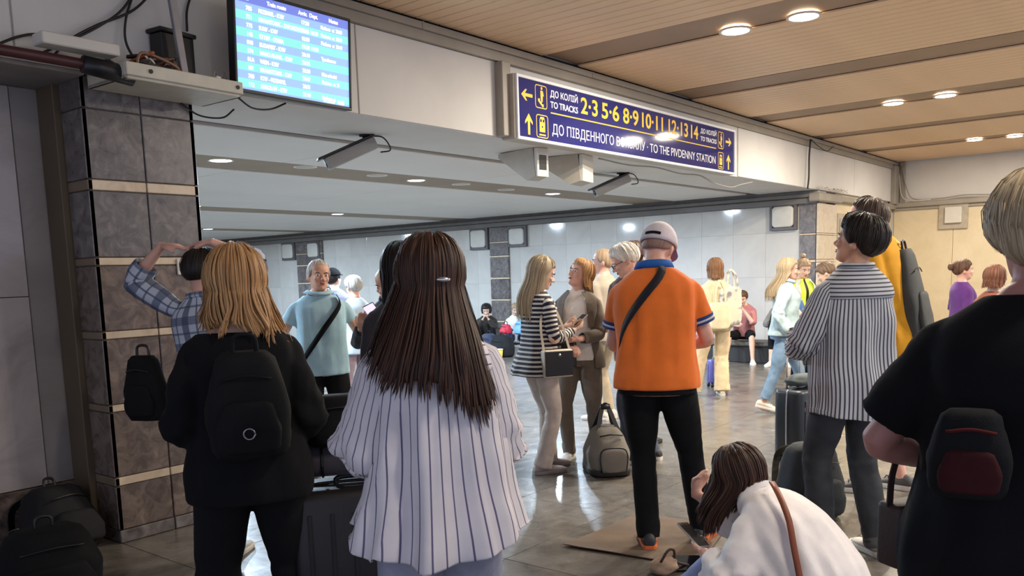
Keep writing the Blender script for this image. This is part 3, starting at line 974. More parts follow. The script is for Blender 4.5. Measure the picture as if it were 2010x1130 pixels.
def denim(name, rgb):
    return plain(name, rgb, 0.8, 0.0, 0.28, 9.0, 0.2, 260.0, 0.25)


def striped(name, base, line, count, width, axis='u', rough=0.75, soft=0.03, warp=0.0):
    """stripes that follow the cloth: along the cloth (axis u, count around) or round it (axis v, metres per stripe)"""
    if name in MATS: return MATS[name]
    m, nt, p = nmat(name)
    uv = nd(nt, 'ShaderNodeUVMap')
    sp = nd(nt, 'ShaderNodeSeparateXYZ')
    nt.links.new(uv.outputs[0], sp.inputs[0])
    t = mathn(nt, 'MULTIPLY', sp.outputs[0 if axis == 'u' else 1], count)
    f = mathn(nt, 'FRACT', t)
    a = ramp(nt, f, [(0.0, (1, 1, 1, 1)), (width, (1, 1, 1, 1)), (width + soft, (0, 0, 0, 1)), (1 - soft, (0, 0, 0, 1)), (1.0, (1, 1, 1, 1))])
    tc = nd(nt, 'ShaderNodeTexCoord')
    nz = nd(nt, 'ShaderNodeTexNoise', i_Scale=9.0, i_Detail=3.0)
    nt.links.new(tc.outputs['Object'], nz.inputs['Vector'])
    b = ramp(nt, nz.outputs['Fac'], [(0.3, tuple(x * 0.88 for x in srgb(*base)[:3]) + (1,)), (0.7, srgb(*base))])
    nt.links.new(mixc(nt, a.outputs[0], b.outputs[0], srgb(*line)), p.inputs['Base Color'])
    p.inputs['Roughness'].default_value = rough
    p.inputs['Specular IOR Level'].default_value = 0.25
    MATS[name] = m
    return m


def plaid(name, base, dark, mid, nu, nv):
    if name in MATS: return MATS[name]
    m, nt, p = nmat(name)
    uv = nd(nt, 'ShaderNodeUVMap')
    sp = nd(nt, 'ShaderNodeSeparateXYZ')
    nt.links.new(uv.outputs[0], sp.inputs[0])
    cols = []
    out = srgb(*base)
    for k, cnt in ((0, nu), (1, nv)):
        f = mathn(nt, 'FRACT', mathn(nt, 'MULTIPLY', sp.outputs[k], cnt))
        a = ramp(nt, f, [(0.0, (1, 1, 1, 1)), (0.30, (1, 1, 1, 1)), (0.32, (0, 0, 0, 1)), (0.62, (0, 0, 0, 1)), (0.64, (1, 1, 1, 1)), (0.70, (1, 1, 1, 1)), (0.72, (0, 0, 0, 1))], 'CONSTANT')
        out = mixc(nt, mathn(nt, 'MULTIPLY', a.outputs[0], 0.72), out, srgb(*(dark if k == 0 else mid)))
    nt.links.new(out, p.inputs['Base Color'])
    p.inputs['Roughness'].default_value = 0.85
    p.inputs['Specular IOR Level'].default_value = 0.2
    MATS[name] = m
    return m


def hairmat(name, dark, mid, light, rough=0.5, fu=170.0, fv=3.0):
    if name in MATS: return MATS[name]
    m, nt, p = nmat(name)
    uv = nd(nt, 'ShaderNodeUVMap')
    mp = nd(nt, 'ShaderNodeMapping')
    mp.inputs['Scale'].default_value = (fu, fv, 1)
    nt.links.new(uv.outputs[0], mp.inputs['Vector'])
    nz = nd(nt, 'ShaderNodeTexNoise', i_Scale=1.0, i_Detail=5.0, i_Roughness=0.6)
    nt.links.new(mp.outputs[0], nz.inputs['Vector'])
    r = ramp(nt, nz.outputs['Fac'], [(0.30, srgb(*dark)), (0.5, srgb(*mid)), (0.72, srgb(*light))])
    nt.links.new(r.outputs[0], p.inputs['Base Color'])
    p.inputs['Roughness'].default_value = rough
    p.inputs['Specular IOR Level'].default_value = 0.3
    b = nd(nt, 'ShaderNodeBump', i_Strength=0.35, i_Distance=0.003)
    nt.links.new(nz.outputs['Fac'], b.inputs['Height'])
    nt.links.new(b.outputs[0], p.inputs['Normal'])
    MATS[name] = m
    return m


SK_LIGHT = skin('skin_light', (216, 176, 154))
SK_PINK = skin('skin_pink', (214, 164, 144))
SK_TAN = skin('skin_tan', (196, 146, 118))
SK_OLD = skin('skin_weathered', (206, 154, 128))
M_LIP = plain('lips', (150, 76, 70), 0.45)
M_EYEW = plain('eye_white', (214, 208, 202), 0.25)
M_IRIS = plain('iris', (48, 36, 28), 0.2)


def V(*a): return np.array(a, float)
def nrm(v): return np.asarray(v, float) / (np.linalg.norm(v) + 1e-12)
def rotm(ax, deg):
    return np.array(Matrix.Rotation(math.radians(deg), 3, ax))
def nz3(x, y, z): return noise.noise(Vector((x, y, z)))


def ik(a, b, l1, l2, pole):
    """two-bone chain from a to b, bending towards pole"""
    a, b = np.asarray(a, float), np.asarray(b, float)
    d = b - a
    L = np.linalg.norm(d)
    mx = (l1 + l2) * 0.998
    if L > mx:
        b = a + d / L * mx; L = mx
    d = nrm(b - a)
    x = (l1 * l1 - l2 * l2 + L * L) / (2 * L)
    hgt = math.sqrt(max(0.0, l1 * l1 - x * x))
    pl = np.asarray(pole, float)
    pl = nrm(pl - d * d.dot(pl))
    return a + d * x + pl * hgt, b


def eval_remesh(mb, name, vox, smooth_it=4, ratio=None, mats=None):
    """weld overlapping pieces of one body or garment into a continuous surface"""
    me = mb.mesh(name + '_raw')
    o = bpy.data.objects.new(name + '_raw', me)
    COL.objects.link(o)
    r = o.modifiers.new('r', 'REMESH'); r.mode = 'VOXEL'; r.voxel_size = vox
    if smooth_it:
        s = o.modifiers.new('s', 'SMOOTH'); s.factor = 0.5; s.iterations = smooth_it
    if ratio:
        d = o.modifiers.new('d', 'DECIMATE'); d.ratio = ratio
    dg = bpy.context.evaluated_depsgraph_get()
    out = bpy.data.meshes.new_from_object(o.evaluated_get(dg))
    bpy.data.objects.remove(o)
    bpy.data.meshes.remove(me)
    out.name = name
    out.polygons.foreach_set('use_smooth', [True] * len(out.polygons))
    out.materials.clear()
    for m in (mats if isinstance(mats, (list, tuple)) else [mats] if mats else []): out.materials.append(m)
    out.update()
    return out


# torso profile: height fraction, half width, half depth, forward offset (fractions of body height)
TORSO = {'m': [(.42, .100, .072, -.004), (.47, .101, .074, -.006), (.52, .098, .070, -.006), (.57, .093, .064, 0), (.62, .091, .062, .002), (.68, .097, .066, .002), (.735, .102, .070, 0),
               (.772, .104, .066, -.004), (.795, .098, .056, -.007), (.815, .080, .045, -.009), (.834, .058, .037, -.009), (.850, .041, .034, -.006)],
         'f': [(.42, .100, .074, -.006), (.47, .104, .078, -.008), (.52, .101, .072, -.006), (.57, .088, .062, 0), (.62, .080, .058, .002), (.68, .086, .063, .004), (.735, .091, .070, .004),
               (.772, .092, .062, -.002), (.795, .086, .052, -.006), (.815, .070, .042, -.009), (.834, .050, .034, -.009), (.850, .037, .031, -.006)]}
HEADP = [(0.000, .024, .070, .030), (0.012, .038, .084, .006), (0.030, .050, .090, -.030), (0.055, .059, .090, -.062), (0.085, .066, .088, -.084), (0.115, .071, .086, -.098), (0.14, .0745, .090, -.104),
         (0.165, .0745, .088, -.102), (0.19, .067, .074, -.090), (0.208, .051, .050, -.068), (0.220, .030, .024, -.042), (0.225, .008, -.002, -.014)]


class Person:
    def __init__(s, label, pos, face, h=1.72, sex='m', skin_=None, lean=0.0, side=0.0, twist=0.0, hipz=None, hip=(0, 0), feet=None, foot_yaw=(10, 10), foot_pitch=(0, 0), foot_z=(0, 0),
                 hands=(None, None), elbows=(None, None), palms=(None, None), hdirs=(None, None), curl=(0.35, 0.35), head=(0, 0, 0), build=1.0, shrug=0.0, knees=(None, None), neck_fwd=0.0, group=None, headscale=1.0):
        s.h, s.sex, s.build, s.S = h, sex, build, h / 1.72
        S = s.S
        s.skin = skin_ or SK_LIGHT
        s.root = empty('person', (pos[0], pos[1], 0), 0, label, 'person', group)
        a = math.atan2(pos[1], pos[0]) - math.radians(face)
        s.root.rotation_euler = (0, 0, a - math.pi / 2)
        s.heading = a
        hz = hipz if hipz is not None else 0.520 * h
        s.hs = S * headscale * 1.04

        def Rk(k): return rotm('Z', -twist * k) @ rotm('Y', side * k) @ rotm('X', -lean * k)
        p = [V(hip[0], hip[1], hz)]
        fr = [.520, .605, .722, .806, .842, .880]
        ks = [.35, .75, 1.0, 1.05]
        for q, k in enumerate(ks):
            p.append(p[-1] + Rk(k) @ V(0, 0, (fr[q + 1] - fr[q]) * h))
        s.Rh = rotm('Z', -head[0]) @ rotm('X', head[1]) @ rotm('Y', head[2])
        up = nrm(Rk(1.05) @ V(0, 0, 1) * 1.0 + s.Rh @ V(0, 0, 1) * 0.8)
        p.append(p[-1] + up * (fr[5] - fr[4]) * h + (Rk(1) @ V(0, 1, 0)) * neck_fwd)
        s.sp, s.fr = np.array(p), fr
        s.RK = [Rk(k) for k in (.2, .5, .85, 1.0, 1.05, 1.05)]
        s.ho = p[-1]                                   # head pivot
        sw = (.094 if sex == 'm' else .083) * h * build ** 0.5
        Rs = Rk(1.0)
        s.sh = [p[3] + Rs @ V(sg * sw, -.004 * h, (-.020 + shrug) * h) for sg in (-1, 1)]
        s.hj = [p[0] + rotm('Z', -twist * 0.2) @ V(sg * .052 * h, 0, -0.005 * h) for sg in (-1, 1)]
        l1, l2 = .172 * h, .155 * h
        s.el, s.wr, s.hd, s.pn = [], [], [], []
        for i, sg in enumerate((-1, 1)):
            t = hands[i]
            if t is None: t = s.sh[i] + V(sg * .035, .035, -(l1 + l2) * 0.985)
            e, w = ik(s.sh[i], t, l1, l2, elbows[i] if elbows[i] is not None else (sg * 0.45, -1, -0.25))
            s.el.append(e); s.wr.append(w)
            d = nrm(w - e) if hdirs[i] is None else nrm(hdirs[i])
            n = nrm(palms[i]) if palms[i] is not None else V(-sg, 0, 0)
            n = nrm(n - d * d.dot(n))
            s.hd.append(d); s.pn.append(n)
        s.kn, s.an = [], []
        if feet is None: feet = ((-.095 * S, 0), (.095 * S, 0))
        s.feet, s.foot_yaw, s.foot_pitch, s.foot_z = feet, foot_yaw, foot_pitch, foot_z
        for i, sg in enumerate((-1, 1)):
            ank = V(feet[i][0], feet[i][1], .070 * S + foot_z[i])
            yw = math.radians(foot_yaw[i]) * sg
            pole = knees[i] if knees[i] is not None else (math.sin(yw), math.cos(yw), 0.0)
            k, aa = ik(s.hj[i], ank, .243 * h, .243 * h, pole)
            s.kn.append(k); s.an.append(aa)
        s.curl = curl

    # ---- spine frame at a height fraction
    def spine(s, f):
        fr = s.fr
        if f <= fr[0]:
            R = s.RK[0]
            return s.sp[0] + V(0, 0, (f - fr[0]) * s.h), R @ V(1, 0, 0), nrm(np.cross(V(0, 0, 1), R @ V(1, 0, 0)))
        for q in range(5):
            if f <= fr[q + 1] or q == 4:
                t = (f - fr[q]) / (fr[q + 1] - fr[q])
                c = s.sp[q] * (1 - t) + s.sp[q + 1] * t
                R = s.RK[q] * (1 - t) + s.RK[min(q + 1, 5)] * t
                r = nrm(R @ V(1, 0, 0)); fw = nrm(R @ V(0, 1, 0))
                return c, r, nrm(fw - r * r.dot(fw))

    def torso(s, keys, n, m, disp=None, sq=2.35):
        K = smooth(np.array(keys), m)
        a = np.arange(n) * 2 * math.pi / n + math.pi / 2       # seam at the front, then to the person's left
        ca, sa = np.cos(a), np.sin(a)
        q = (np.abs(ca) ** sq + np.abs(sa) ** sq) ** (-1 / sq)
        ca, sa = ca * q, sa * q
        out = []
        for i, (f, w, d, yo) in enumerate(K):
            c, r, fw = s.spine(f)
            w_, d_ = w * s.h * s.build, d * s.h * s.build
            ring = c + fw * yo * s.h + np.outer(ca * w_, r) + np.outer(sa * d_, fw)
            if disp is not None:
                o = np.outer(ca, r) + np.outer(sa, fw)
                dd = np.array([disp(j / n, i / (m - 1), f) for j in range(n)])
                ring = ring + o * dd[:, None]
            out.append(ring)
        return np.array(out)

    def H(s, p):
        """head space (chin at 0, metres for a 1.72 m person) to person space"""
        p = np.asarray(p, float)
        return s.ho + (p - V(0, 0, .052)) * s.hs @ s.Rh.T

    def hand(s, mb, i, fingers=True):
        S = s.S
        sg = (-1, 1)[i]
        w, d, n = s.wr[i], s.hd[i], s.pn[i]
        th = np.cross(d, n) * sg
        mb.tube([w - d * .02 * S, w + d * .02 * S, w + d * .055 * S, w + d * .09 * S], [(.024 * S, .019 * S), (.032 * S, .016 * S), (.040 * S, .015 * S), (.037 * S, .012 * S)], 10, ref=th)
        c = s.curl[i]
        for k, (o, ln) in enumerate(((.030, .070), (.011, .080), (-.009, .074), (-.028, .058))):
            b = w + d * (.082 - .004 * abs(k - 1)) * S + th * o * S
            pts = [b - d * .012 * S]
            dd = d.copy()
            cc = c * (1 + 0.12 * (k - 1))
            for j, fl in enumerate((.45, .32, .23)):
                ang = cc * (1.25, 1.5, 1.1)[j]
                dd = nrm(dd * math.cos(ang) + n * math.sin(ang)) if j == 0 else nrm(dd * math.cos(ang) + nrm(n - dd * dd.dot(n) if np.linalg.norm(n - dd * dd.dot(n)) > .15 else -d) * math.sin(ang))
                pts.append(pts[-1] + dd * (ln * fl + (.012 if j == 0 else 0)) * S)
            mb.tube(pts, [.0100 * S, .0095 * S, .0088 * S, .0072 * S], 7, m=7)
        b = w + d * .022 * S + th * .022 * S
        t1 = nrm(d * .75 + th * .62 + n * .35)
        t2 = nrm(d * .9 + th * .15 + n * (.3 + .5 * c))
        mb.tube([b, b + t1 * .034 * S, b + t1 * .034 * S + t2 * .032 * S, b + t1 * .034 * S + t2 * .055 * S], [.0145 * S, .0125 * S, .0105 * S, .008 * S], 7, m=7)

    def head_parts(s, mb):
        a = np.arange(22) * 2 * math.pi / 22
        out = []
        for z, w, yf, yb in smooth(np.array(HEADP), 22):
            c, ry = (yf + yb) / 2, (yf - yb) / 2
            sqx = 2.2
            q = (np.abs(np.cos(a)) ** sqx + np.abs(np.sin(a)) ** sqx) ** (-1 / sqx)
            out.append(np.array([s.H((w * x, c + ry * y, z)) for x, y in zip(np.cos(a) * q, np.sin(a) * q)]))
        mb.rings(out)
        k = s.hs
        T = lambda p: s.H(p)
        mb.tube([T((0, .082, .118)), T((0, .096, .098)), T((0, .110, .080)), T((0, .106, .070))], [.007 * k, .009 * k, .013 * k, .011 * k], 8)
        for x in (-1, 1):
            mb.ball(T((x * .013, .095, .073)), (.010 * k, .011 * k, .008 * k), 8, 6, s.Rh)
            mb.ball(T((x * .075, -.010, .095)), (.009 * k, .020 * k, .031 * k), 10, 8, s.Rh @ rotm('Z', x * 18))
            mb.ball(T((x * .035, .073, .083)), (.024 * k, .018 * k, .020 * k), 8, 6, s.Rh)
            mb.ball(T((x * .030, .079, .128)), (.026 * k, .012 * k, .007 * k), 8, 6, s.Rh)
        mb.ball(T((0, .086, .047)), (.023 * k, .010 * k, .012 * k), 10, 6, s.Rh)
        mb.ball(T((0, .082, .016)), (.018 * k, .013 * k, .013 * k), 10, 6, s.Rh)

    def body(s, vox=0.008, ratio=0.45, face=False, fingers=True, brow=(60, 44, 36)):
        """the body, one continuous surface"""
        S, h = s.S, s.h
        mb = MB()
        keys = [(f, w * (.80 if f < .65 else .86), d * (.78 if f < .65 else .84), y) for f, w, d, y in TORSO[s.sex] if f > .46]
        mb.rings(s.torso(keys, 20, 22))
        c4, r4, f4 = s.spine(.835)
        mb.tube([c4 - f4 * .008 * h, s.sp[4] * .5 + s.ho * .5 - f4 * .004 * h, s.H((0, -.018, .075))], [.036 * h * s.build ** .5, .031 * h, .033 * h], 14, m=8)
        s.head_parts(mb)
        for i in (0, 1):
            b = s.build ** 0.6 * S
            inn = s.sh[i] * .8 + s.sp[3] * .2
            e, w, sh = s.el[i], s.wr[i], s.sh[i]
            mb.tube([inn, sh, sh * .6 + e * .4, e * .85 + sh * .15, e, e * .72 + w * .28, e * .3 + w * .7, w], [.026 * b, .030 * b, .036 * b, .036 * b, .036 * b, .038 * b, .029 * b, .0235 * b], 12, m=18)
            s.hand(mb, i)
            k, a_, hj = s.kn[i], s.an[i], s.hj[i]
            mb.tube([hj + V(0, 0, .03 * h), hj * .7 + k * .3, k * .85 + hj * .15, k, k * .7 + a_ * .3, k * .25 + a_ * .75, a_], [.070 * b, .070 * b, .052 * b, .048 * b, .050 * b, .037 * b, .034 * b], 12, m=18)
            yw = -math.radians(s.foot_yaw[i]) * (-1, 1)[i]
            fd = V(-math.sin(yw), math.cos(yw), 0)
            mb.tube([a_ - fd * .03 * S, a_ + V(0, 0, -.03 * S) + fd * .02 * S, a_ + fd * .09 * S + V(0, 0, -.045 * S)], [.032 * S, .034 * S, .028 * S], 8)
        me = eval_remesh(mb, 'body', vox, 3, ratio, s.skin)
        o = link('body', me, None, s.root)
        if face: s.face(o, brow)
        s.body_o = o
        return o

    def face(s, o, brow):
        k = s.hs
        for x in (-1, 1):
            mb = MB(); mb.ball(s.H((x * .031, .0795, .109)), (.0135 * k, .009 * k, .0085 * k), 10, 8, s.Rh)
            e = mb.build('eye', M_EYEW, o, True)
            mb = MB(); mb.ball(s.H((x * .031, .0865, .109)), (.006 * k, .0035 * k, .006 * k), 8, 6, s.Rh)
            mb.m = 0
            mb.build('iris', M_IRIS, o, True)
            mb = MB(); mb.tube([s.H((x * .014, .094, .125)), s.H((x * .031, .093, .131)), s.H((x * .050, .080, .127))], [(.004 * k, .003 * k), (.0055 * k, .003 * k), (.002 * k, .002 * k)], 6, m=8)
            mb.build('eyebrow', plain('brow_%d' % brow[0], brow, 0.7), o, True)
        mb = MB()
        mb.ball(s.H((0, .0945, .0525)), (.021 * k, .0055 * k, .0045 * k), 10, 6, s.Rh)
        mb.ball(s.H((0, .0945, .0445)), (.018 * k, .006 * k, .005 * k), 10, 6, s.Rh)
        mb.build('lips', M_LIP, o, True)

    # ---- garments
    def top(s, mat, name='shirt', hem=.46, top_=.838, ease=((.42, .02), (.6, .02), (.75, .012), (.85, .0)), fold=.006, fk=(2.2, 5.0), sleeve=2.0, sr=(.060, .052, .040), sfold=.005, n=56, m=40, seed=0.0,
            hemdrop=None, flare=0.0, collar=None, cuff=None, open_=0.0, label=None, sn=26, hemcut=None, back=0.0, weld=None, yoke=False):
        S, h = s.S, s.h
        base = np.array(TORSO[s.sex])
        ks = []
        fs = sorted(set([hem] + [f for f in base[:, 0] if hem < f < top_] + [top_]))
        if hem < .42: fs = sorted(set(fs + [.42 * .5 + hem * .5]))
        ez = np.array(ease)
        for f in fs:
            w, d, y = [np.interp(f, base[:, 0], base[:, c]) for c in (1, 2, 3)]
            e = np.interp(f, ez[:, 0], ez[:, 1]) / h
            ks.append((f, w + e, d + e * 0.9, y - back * max(0, (.70 - f)) ))

        def disp(u, v, f):
            amp = fold * (1.0 if f < .70 else max(0.15, (0.85 - f) / .15))
            if yoke: amp *= min(1.0, max(0.0, (.755 - f) / .06))
            lo = max(0.0, (.66 - f) / .2)
            c, sn_ = math.cos(2 * math.pi * u), math.sin(2 * math.pi * u)
            d = amp * (nz3(c * fk[0] + seed, sn_ * fk[0], f * fk[1]) + 0.6 * nz3(c * fk[0] * 2.3, sn_ * fk[0] * 2.3 + seed, f * fk[1] * 1.6))
            d += amp * 1.1 * (.28 - abs(nz3(c * 1.5 + seed + 9, sn_ * 1.5, f * 6 + c * 1.2)))
            if flare: d += flare * lo * (0.5 + 0.5 * math.sin(2 * math.pi * u * 7 + 3 * nz3(c * 1.3, sn_ * 1.3, f * 2 + seed)))
            return d
        R = s.torso(ks, n, m, disp)
        if hemcut is not None:
            nb = 10
            for j in range(n):
                dz = hemcut(j / n)
                for i in range(nb): R[i, j, 2] += dz * (1 - i / nb)
        R = np.concatenate([[R[1] * .0 + (R[0] - R[0].mean(0)) * .94 + R[0].mean(0) + V(0, 0, .012)], [(R[0] - R[0].mean(0)) * .965 + R[0].mean(0)], R, [(R[-1] - R[-1].mean(0)) * .93 + R[-1].mean(0) - V(0, 0, .006)]])
        mb = MB()
        if weld is None: weld = .0095 if sleeve > 0 and not open_ else 0
        if weld:
            mb.rings(R[2:-1])
            for i in (0, 1): s.sleeve(None, mat, i, sleeve, sr, sfold, seed + 3 * i, sn, mb)
            o = link(name, eval_remesh(mb, name, weld, 2, .6, mat), None, s.root)
            if collar: s.collar(o, collar)
            if cuff:
                for i in (0, 1): s.cuff(o, cuff, i, sleeve, sr)
            return o
        if open_:
            g = int(n * open_ / 2)
            R2 = R[:, g:n - g + 1] if g else R
            mb.rings(R2, False, False, closed=False)
            inner = R2.copy()
            cen = R.mean(1)[:, None, :]
            inner = cen + (inner - cen) * 0.95
            mb.rings(inner[:, ::-1], False, False, closed=False)
            for e in (0, -1):
                mb.rings(np.stack([R2[:, e], inner[:, e]], 1) if e else np.stack([inner[:, e], R2[:, e]], 1), False, False, closed=False)
        else:
            mb.rings(R, False, False)
        o = mb.build(name, mat, s.root, True)
        if label: o['label'] = label
        if sleeve > 0:
            for i in (0, 1): s.sleeve(o, mat, i, sleeve, sr, sfold, seed + 3 * i, sn)
        if collar: s.collar(o, collar)
        if cuff and sleeve > 0:
            for i in (0, 1): s.cuff(o, cuff, i, sleeve, sr)
        return o

    def arm_pt(s, i, t):
        if .7 < t < 1.3:                               # rounded elbow
            a, b = s.sh[i] * .3 + s.el[i] * .7, s.el[i] * .7 + s.wr[i] * .3
            q = (t - .7) / .6
            return a * (1 - q) ** 2 + s.el[i] * 2 * q * (1 - q) + b * q * q
        return s.sh[i] * (1 - t) + s.el[i] * t if t <= 1 else s.el[i] * (2 - t) + s.wr[i] * (t - 1)

    def sleeve(s, o, mat, i, end, sr, fold, seed, n=26, into=None):
        S = s.S
        b = s.build ** 0.5
        inn = s.sh[i] * .62 + s.sp[3] * .38 + V(0, 0, -.004)
        ts = [t for t in (0.08, .35, .65, .9, 1.0, 1.12, 1.4, 1.7, 1.85) if t < end - .06] + [end]
        P = [inn] + [s.arm_pt(i, t) for t in ts]
        rr = [sr[0] * .62] + [float(np.interp(t, [0, 1, 2], sr)) * (float(np.interp(t, [0, .4], [.80, 1.0]))) for t in ts]
        rr = [r * S * b for r in rr]

        def disp(u, v):
            t = v * end
            near = math.exp(-((t - 1.0) / .3) ** 2) * 1.3 + (0.6 if t > .2 else 0.2) + (.5 if end > 1.5 and t > end - .35 else 0)
            c, sn_ = math.cos(2 * math.pi * u), math.sin(2 * math.pi * u)
            return fold * near * (nz3(c * 1.4 + seed, sn_ * 1.4, v * 9) + .5 * nz3(c * 3, sn_ * 3 + seed, v * 17))
        mm = 12 if end < .9 else 26
        if into is not None:
            into.tube(P, rr, n, cap=True, m=mm, ref=(0, 1, 0.2), disp=disp)
            return
        mb = MB()
        mb.tube(P, rr, n, cap=False, m=mm, ref=(0, 1, 0.2), disp=disp)
        # turned-in end
        last = np.array(mb.v[-n:]); c = last.mean(0)
        prev = np.array(mb.v[-2 * n:-n]).mean(0)
        mb.rings([last, (last - c) * .86 + c, (last - c) * .8 + c + nrm(prev - c) * .02], False, False)
        return mb.build('sleeve', mat, o, True)

    def cuff(s, o, mats, i, end, sr):
        """contrast band(s) at the sleeve end"""
        S, b = s.S, s.build ** 0.5
        r = float(np.interp(end, [0, 1, 2], sr)) * S * b
        for k, (t0, t1, mt) in enumerate(mats):
            p0, p1 = s.arm_pt(i, end + t0), s.arm_pt(i, end + t1)
            mb = MB(); mb.tube([p0, p0 * .5 + p1 * .5, p1], [r * 1.05, r * 1.075, r * 1.05], 26, ref=(0, 1, .2), cap=True)
            mb.build('cuff_band', mt, o, True)

    def collar(s, o, c):
        """c = (material, height, spread)"""
        mt, hh, sp_ = c
        a = np.arange(30) * 2 * math.pi / 30 + math.pi / 2
        cc, r, f = s.spine(.838)
        up = nrm(np.cross(r, f))
        rw, rd = .046 * s.h * s.build ** .5, .043 * s.h * s.build ** .5
        prof = [(1.0, 0.0), (0.96, hh * .5), (.98, hh), (1.08, hh * .95), (1.0 + sp_, hh * .25)]
        R = []
        for q, z in prof:
            R.append([cc + r * math.cos(t) * rw * q + f * (math.sin(t) * rd * q - .004 * s.h) + up * (z - .006 * max(0, math.sin(t)) * 3) for t in a])
        R.append(R[0])
        MB().rings(R, False, False).build('collar', mt, o, True)

    def trousers(s, mat, name='trousers', radii=(.088, .078, .060, .056, .052), end=0.0, fold=.004, vox=.010, waist=.60, seed=0.0, cuff=None, hem_wide=None, smooth_it=2, ratio=.5, band=None):
        """pelvis and both legs welded into one garment; end = share of the shin left bare"""
        S, h = s.S, s.h
        b = s.build ** 0.6
        mb = MB()
        base = np.array(TORSO[s.sex])
        ks = []
        for f in (.475, .50, .53, .57, waist):
            w, d, y = [np.interp(f, base[:, 0], base[:, c]) for c in (1, 2, 3)]
            ks.append((f, w + .004, d + .005, y))
        mb.rings(s.torso(ks, 24, 10))
        for i in (0, 1):
            hj, k, a = s.hj[i], s.kn[i], s.an[i] + V(0, 0, -.02 * S)
            P = [hj + V(0, 0, .035 * h), hj * .75 + k * .25, hj * .35 + k * .65, k]
            rr = [radii[0] * .92, radii[0], radii[1], radii[2]]
            ee = 1.0 - end
            for t, r in ((.35, .5), (.7, .8), (1.0, 1.0)):
                if t <= ee + .01 or (t - .35) < ee:
                    tt = min(t, ee)
                    P.append(k * (1 - tt) + a * tt); rr.append(float(np.interp(tt, [0, .5, 1], [radii[2], radii[3], radii[4]])))
                    if t >= ee: break

            def disp(u, v, i=i):
                c, sn_ = math.cos(2 * math.pi * u), math.sin(2 * math.pi * u)
                kk = math.exp(-((v - .52) / .12) ** 2) + 1.3 * math.exp(-((v - 1) / .16) ** 2) + .35
                return fold * kk * (nz3(c * 1.3 + seed + i * 5, sn_ * 1.3, v * 16) + .5 * nz3(c * 3 + seed, sn_ * 3, v * 26))
            mb.tube(P, [r * S * b for r in rr], 20, m=30, ref=(0, 1, 0), disp=disp)
        me = eval_remesh(mb, name, vox, smooth_it, ratio, mat)
        o = link(name, me, None, s.root)
        if band is not None:
            c, r, f = s.spine(waist)
        return o

    def skirt_leg_bare(s): pass

    def shoes(s, up, sole, lace=None, name='shoe', high=1.0, scale=1.0, which=(0, 1)):
        for i in which:
            S = s.S * scale
            sg = (-1, 1)[i]
            keys = [(-.078, .020, .050), (-.068, .031, .078), (-.035, .036, .092 * high), (.010, .037, .090 * high), (.055, .041, .072), (.105, .046, .056), (.150, .045, .048), (.180, .036, .042), (.198, .018, .034)]
            n = 16
            R = []
            for y, w, zt in smooth(np.array(keys), 16):
                ring = []
                for j in range(n):
                    t = j / n * 2 * math.pi
                    x = math.cos(t); z = math.sin(t)
                    xx = math.copysign(abs(x) ** .8, x) * w * (1.0 if z < 0 else 1 - .25 * z)
                    zz = .018 + (zt - .018) * (z * .5 + .5) if z > -2 else 0
                    ring.append((xx * S, y * S, zz * S))
                R.append(ring)
            yw = -math.radians(s.foot_yaw[i]) * sg
            M = Matrix.Translation(Vector((s.an[i][0], s.an[i][1], max(0.0, s.an[i][2] - .070 * s.S)))) @ Matrix.Rotation(yw, 4, 'Z') @ Matrix.Translation(Vector((0, .0, 0)))
            pt = math.radians(s.foot_pitch[i])
            if pt: M = M @ Matrix.Translation(Vector((0, .15 * S if pt < 0 else 0, 0))) @ Matrix.Rotation(pt, 4, 'X') @ Matrix.Translation(Vector((0, -.15 * S if pt < 0 else 0, 0)))
            mb = MB(); mb.rings(R)
            me = mb.mesh(name, up, True)
            o = link(name, me, None, s.root)
            o.matrix_local = M
            R = []
            for z, g in ((0.0, .94), (.006, 1.03), (.022, 1.05), (.030, .99)):
                ring = []
                for y, w, zt in keys: ring.append((w * 1.10 * g * S, (y * 1.03 + .002) * S, z * S))
                for y, w, zt in keys[::-1]: ring.append((-w * 1.10 * g * S, (y * 1.03 + .002) * S, z * S))
                R.append(ring)
            mb = MB(); mb.rings(R)
            mb.build('sole', sole, o)
            if lace is not None:
                mb = MB()
                for y, z in ((.045, .083), (.065, .074), (.085, .067)):
                    mb.tube([(-.026 * S, (y) * S, (z - .012) * S), (0, (y + .004) * S, (z + .003) * S), (.026 * S, y * S, (z - .012) * S)], .0035 * S, 5)
                tag(mb.build('laces', lace, o, True), kind=None)

    # ---- hair
    def skull(s, az, th, thick):
        """point on the hair surface: az from the back (0) round, th from the crown"""
        x, y, z = math.sin(az) * math.sin(th), -math.cos(az) * math.sin(th), math.cos(th)
        return V(x * (.0785 + thick), -.008 + y * (.100 + thick), .130 + z * (.098 + thick * (1.0)))

    def hair(s, mat, thick=.012, front=.172, sides=.105, nape=.040, drop=None, n=56, mh=16, md=22, locks=120, seed=1, lock_w=.0026, rough=.004, name='hair', wall=.016, fringe=0.0, lockout=.004, tip=.05, wave=.0):
        """scalp hair running from the crown to the hairline; drop(az) gives (length, dx, dy, spread) of what hangs below"""
        rd = random.Random(seed)

        def line(az):
            """hairline height in head space"""
            c = -math.cos(az)                      # 1 front, -1 back
            t = (c + 1) / 2
            return float(np.interp(t, [0, .25, .5, .62, .72, .82, 1.0], [nape, nape + .012, sides, sides - .01, sides + .015, front - .012, front]))

        def th_end(az, zt):
            lo, hi = .05, 2.7
            for _ in range(24):
                mid = (lo + hi) / 2
                if s.skull(az, mid, thick)[2] > zt: lo = mid
                else: hi = mid
            return lo

